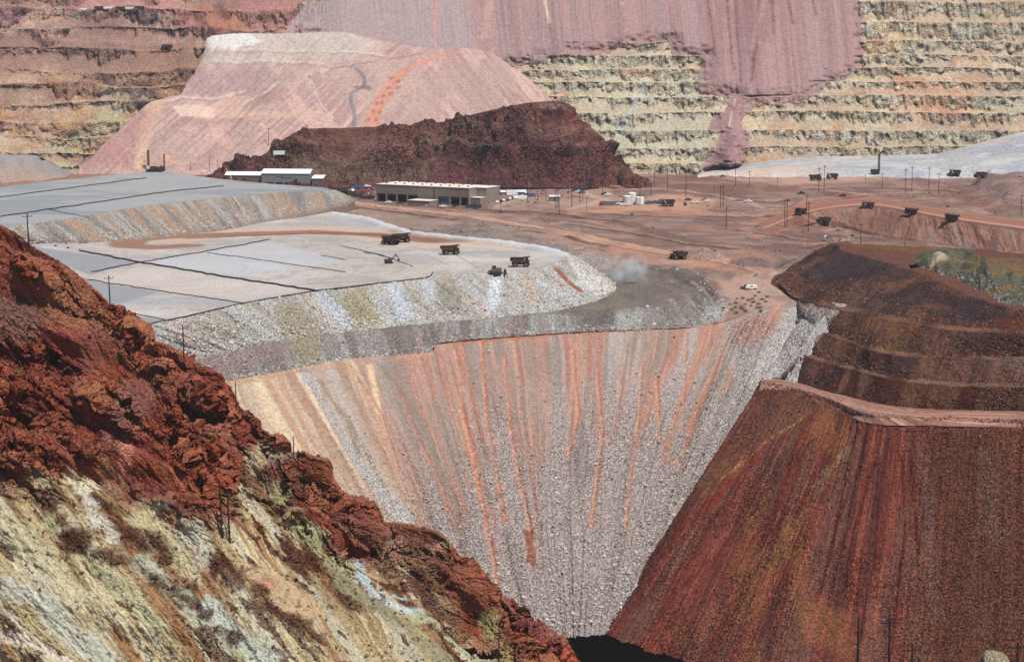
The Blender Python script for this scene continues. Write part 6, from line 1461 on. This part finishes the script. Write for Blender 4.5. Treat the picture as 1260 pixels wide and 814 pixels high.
for i in range(26):
    x, y = 520 + rs.rand() * 130, 148 + rs.rand() * 34
    if y < 152 - (x - 545) * .22: y += 12
    k_ = i % 3; place(SH[k_][0], SH[k_][1], hit(x, y), rs.rand() * 6, 'dark shrub dotting the upper slope of the dark rocky hill', 'shrub', 'shrubs on the dark hill', 1.2 + rs.rand() * 1.0)

# ---- loose boulders, uncountable
def boulders(name, patches, seed, mat, rmin, rmax):
    r_ = np.random.RandomState(seed); V_ = []; F_ = []; Cc = []
    ico_v = np.array([(0, 0, 1), (.894, 0, .447), (.276, .851, .447), (-.724, .526, .447), (-.724, -.526, .447), (.276, -.851, .447), (.724, .526, -.447), (-.276, .851, -.447), (-.894, 0, -.447), (-.276, -.851, -.447), (.724, -.526, -.447), (0, 0, -1)])
    ico_f = [(0, 1, 2), (0, 2, 3), (0, 3, 4), (0, 4, 5), (0, 5, 1), (1, 6, 2), (2, 7, 3), (3, 8, 4), (4, 9, 5), (5, 10, 1), (2, 6, 7), (3, 7, 8), (4, 8, 9), (5, 9, 10), (1, 10, 6), (11, 7, 6), (11, 8, 7), (11, 9, 8), (11, 10, 9), (11, 6, 10)]
    n = 0
    for pt_, wt, cnt, tint in patches:
        wv = np.clip(wt, 0, None) * (pt_.px > -5) * (pt_.px < W + 5) * (pt_.py < H + 5); wv = wv.reshape(-1)
        if wv.sum() <= 0: continue
        ks = r_.choice(len(wv), cnt, p=wv / wv.sum())
        for k in ks:
            rad = rmin + (rmax - rmin) * r_.rand() ** 3
            sv = ico_v * rad * (1 + (r_.rand(12, 1) - .5) * .6) * (1 + (r_.rand(3) - .5) * .7)
            V_.append(sv + pt_.P.reshape(-1, 3)[k] + np.array([0, 0, rad * .2])); F_ += [(a + n, b + n, c_ + n) for a, b, c_ in ico_f]; n += 12
            base = pt_.C.reshape(-1, 3)[k] * .5 + np.array(tint) * .5
            Cc.append(np.tile(np.append(base * (.6 + .8 * r_.rand()), .1), (12, 1)))
    me = bpy.data.meshes.new(name); me.from_pydata(np.concatenate(V_).tolist(), [], F_); me.update()
    at_ = me.color_attributes.new('Col', 'FLOAT_COLOR', 'POINT'); at_.data.foreach_set('color', np.concatenate(Cc).reshape(-1).astype(np.float32))
    me.materials.append(mat); o = bpy.data.objects.new(name, me); COL.objects.link(o); o['kind'] = 'stuff'; return o
pale = c(214, 206, 200); brn = c(120, 90, 78); dkr = c(96, 56, 44)
q = MAINWALL; T1 = np.clip(q.T / 185, 0, 1)
lo = BENCH; lo_w = ((lo.seg > 1.7) & (lo.seg < 1.96)) * 1.0
pf = ((PAD.seg > 2.75) & (PAD.seg <= 3)) * 1.0
boulders('loose_pale_rocks', [(q, (.05 + T1 ** 2) * (q.V < .98), 7000, pale), (lo, lo_w + .04 * (lo.seg > 1) + .03, 2600, pale), (PAD, pf + .08 * (PAD.seg > 2), 3200, pale), (UPAD, (UPAD.seg > 2.6) * 1.0, 900, pale)], 3, M_scree, .22, 1.0)
q = TIERS
boulders('loose_brown_rocks', [(CONE, .3 + (CONE.U > .6) * .5 + 30.0 * (CONE.V < .012) * (CONE.V > .002), 3900, brn), (DROAD, ((DROAD.V > .7) & (DROAD.V < .8)) * 1.0, 420, c(150, 112, 98)), (TIERS, ((TIERS.seg > 1.6) & (TIERS.seg < 2)) + ((TIERS.seg > 3.6) & (TIERS.seg < 4)) + ((TIERS.seg > 5.6) & (TIERS.seg < 6)) + .1, 2200, c(150, 120, 105)), (OLIVE, (OLIVE.V > .6) * 1.0, 400, pale)], 4, M_dump, .2, .75)
boulders('loose_ridge_rocks', [(RIDGE, (RIDGE.seg > 1) * (.15 + 1.0 * ((RIDGE.R > .55) & (yel > .4))), 6000, dkr)], 5, M_crag, .15, .8)

yd = ss(-2, 2, FLOOR.sd([(406, 228), (462, 226), (462, 246), (430, 248), (408, 238)])) * 1.0 + ss(-2, 2, FLOOR.sd([(600, 240), (660, 228), (720, 226), (700, 244), (640, 254), (600, 256)])) * .35 + ss(-2, 2, FLOOR.sd([(466, 249), (500, 251), (590, 256), (600, 252), (590, 259), (466, 252)])) * .6 + ss(-2, 2, FLOOR.sd([(1015, 292), (1040, 294), (1036, 300), (1012, 298)])) * 1.0
boulders('yard_debris', [(FLOOR, yd, 260, c(60, 58, 62)), (FLOOR, yd, 140, c(200, 198, 192)), (FLOOR, yd, 70, c(150, 70, 56)), (FLOOR, .02 + 0 * yd + .3 * (FLOOR.R > .5), 900, c(130, 100, 90))], 9, M_ground, .35, 1.5)

# ---- dust plume behind the pad nose
def plume(name, px_, py_, sx, sy, sz, dens, lab, base=None):
    q = hit(px_, py_); mb = MB(); n1, n2_ = 20, 28
    v = [(sx * math.sin(math.pi * i / n1) * math.cos(2 * math.pi * j / n2_), sy * math.sin(math.pi * i / n1) * math.sin(2 * math.pi * j / n2_), sz * math.cos(math.pi * i / n1)) for i in range(n1 + 1) for j in range(n2_)]
    f = [((i + 1) * n2_ + j, (i + 1) * n2_ + (j + 1) % n2_, i * n2_ + (j + 1) % n2_, i * n2_ + j) for i in range(n1) for j in range(n2_)]
    m = bpy.data.materials.new(name + '_volume'); m.use_nodes = True; nt = m.node_tree; N_ = nt.nodes; L_2 = nt.links; N_.remove(N_['Principled BSDF'])
    pv = N_.new('ShaderNodeVolumePrincipled'); pv.inputs['Color'].default_value = (.99, .99, 1, 1); pv.inputs['Anisotropy'].default_value = .2
    tc = N_.new('ShaderNodeTexCoord'); nz = N_.new('ShaderNodeTexNoise'); nz.inputs['Scale'].default_value = 2.2 / sx; nz.inputs['Detail'].default_value = 3; L_2.new(tc.outputs['Object'], nz.inputs['Vector'])
    mp = N_.new('ShaderNodeVectorMath'); mp.operation = 'DIVIDE'; mp.inputs[1].default_value = (sx, sy, sz); L_2.new(tc.outputs['Object'], mp.inputs[0])
    ln = N_.new('ShaderNodeVectorMath'); ln.operation = 'LENGTH'; L_2.new(mp.outputs[0], ln.inputs[0])
    mr = N_.new('ShaderNodeMapRange'); mr.inputs['From Min'].default_value = 1; mr.inputs['From Max'].default_value = .1; mr.inputs['To Max'].default_value = 1; L_2.new(ln.outputs['Value'], mr.inputs['Value'])
    m2 = N_.new('ShaderNodeMapRange'); m2.inputs['From Min'].default_value = .42; m2.inputs['From Max'].default_value = .68; L_2.new(nz.outputs['Fac'], m2.inputs['Value'])
    a_ = N_.new('ShaderNodeMath'); a_.operation = 'MULTIPLY'; L_2.new(mr.outputs[0], a_.inputs[0]); L_2.new(m2.outputs[0], a_.inputs[1])
    b_ = N_.new('ShaderNodeMath'); b_.operation = 'MULTIPLY'; b_.inputs[1].default_value = dens; L_2.new(a_.outputs[0], b_.inputs[0]); L_2.new(b_.outputs[0], pv.inputs['Density'])
    L_2.new(pv.outputs[0], N_['Material Output'].inputs['Volume'])
    o = mb.add(v, f).build(name, m); o.location = tuple(q + np.array([0, 0, sz * .5])) if base is None else tuple(base); o['kind'] = 'stuff'; return o
plume('dust_plume', 771, 346, 15, 12, 14, .3, '')

# ---- the air: one closed box of faint haze round the whole mine
def haze(dens):
    m = bpy.data.materials.new('haze_air'); m.use_nodes = True; nt = m.node_tree; nt.nodes.remove(nt.nodes['Principled BSDF'])
    pv = nt.nodes.new('ShaderNodeVolumePrincipled'); pv.inputs['Color'].default_value = (.88, .93, 1.0, 1); pv.inputs['Density'].default_value = dens; pv.inputs['Anisotropy'].default_value = .3
    nt.links.new(pv.outputs[0], nt.nodes['Material Output'].inputs['Volume'])
    o = MB().box(-9100, 9100, -3100, 12100, -202, 420).build('haze', m); o['kind'] = 'stuff'; return o
haze(2.6e-5)
# ================================================================== camera, light, render
cam = bpy.data.cameras.new('camera'); co = bpy.data.objects.new('camera', cam); COL.objects.link(co)
co.location = (0, 0, CAMZ); co.rotation_euler = (math.pi / 2 - TH, 0, 0)
cam.sensor_fit = 'HORIZONTAL'; cam.sensor_width = 36; cam.lens = 36 * F / W
cam.clip_start = 1; cam.clip_end = 30000
scene.camera = co
SUN = np.array([.30, -.34, .89]); SUN = SUN / np.linalg.norm(SUN)
el = math.asin(SUN[2]); az = math.atan2(SUN[0], SUN[1])
w = bpy.data.worlds.new('World'); scene.world = w; w.use_nodes = True
N = w.node_tree.nodes; L = w.node_tree.links
sky = N.new('ShaderNodeTexSky'); sky.sky_type = 'NISHITA'; sky.sun_disc = False
sky.sun_elevation = el; sky.sun_rotation = az; sky.altitude = 1200; sky.dust_density = 1.0
bg = N['Background']; bg.inputs['Strength'].default_value = .08
L.new(sky.outputs[0], bg.inputs[0])
sl = bpy.data.lights.new('sun', 'SUN'); sl.energy = 5.0; sl.angle = math.radians(.6); sl.color = (1, .955, .89)
so = bpy.data.objects.new('sun', sl); COL.objects.link(so)
from mathutils import Vector
so.rotation_euler = Vector(tuple(-SUN)).to_track_quat('-Z', 'Y').to_euler()
so.location = (400, 200, 900)
scene.render.engine = 'CYCLES'
scene.view_settings.view_transform = 'Standard'; scene.view_settings.look = 'None'
scene.view_settings.exposure = 0.2; scene.view_settings.gamma = 1
scene.render.resolution_x = 1024; scene.render.resolution_y = 661
scene.cycles.max_bounces = 5; scene.cycles.diffuse_bounces = 3; scene.cycles.volume_bounces = 1
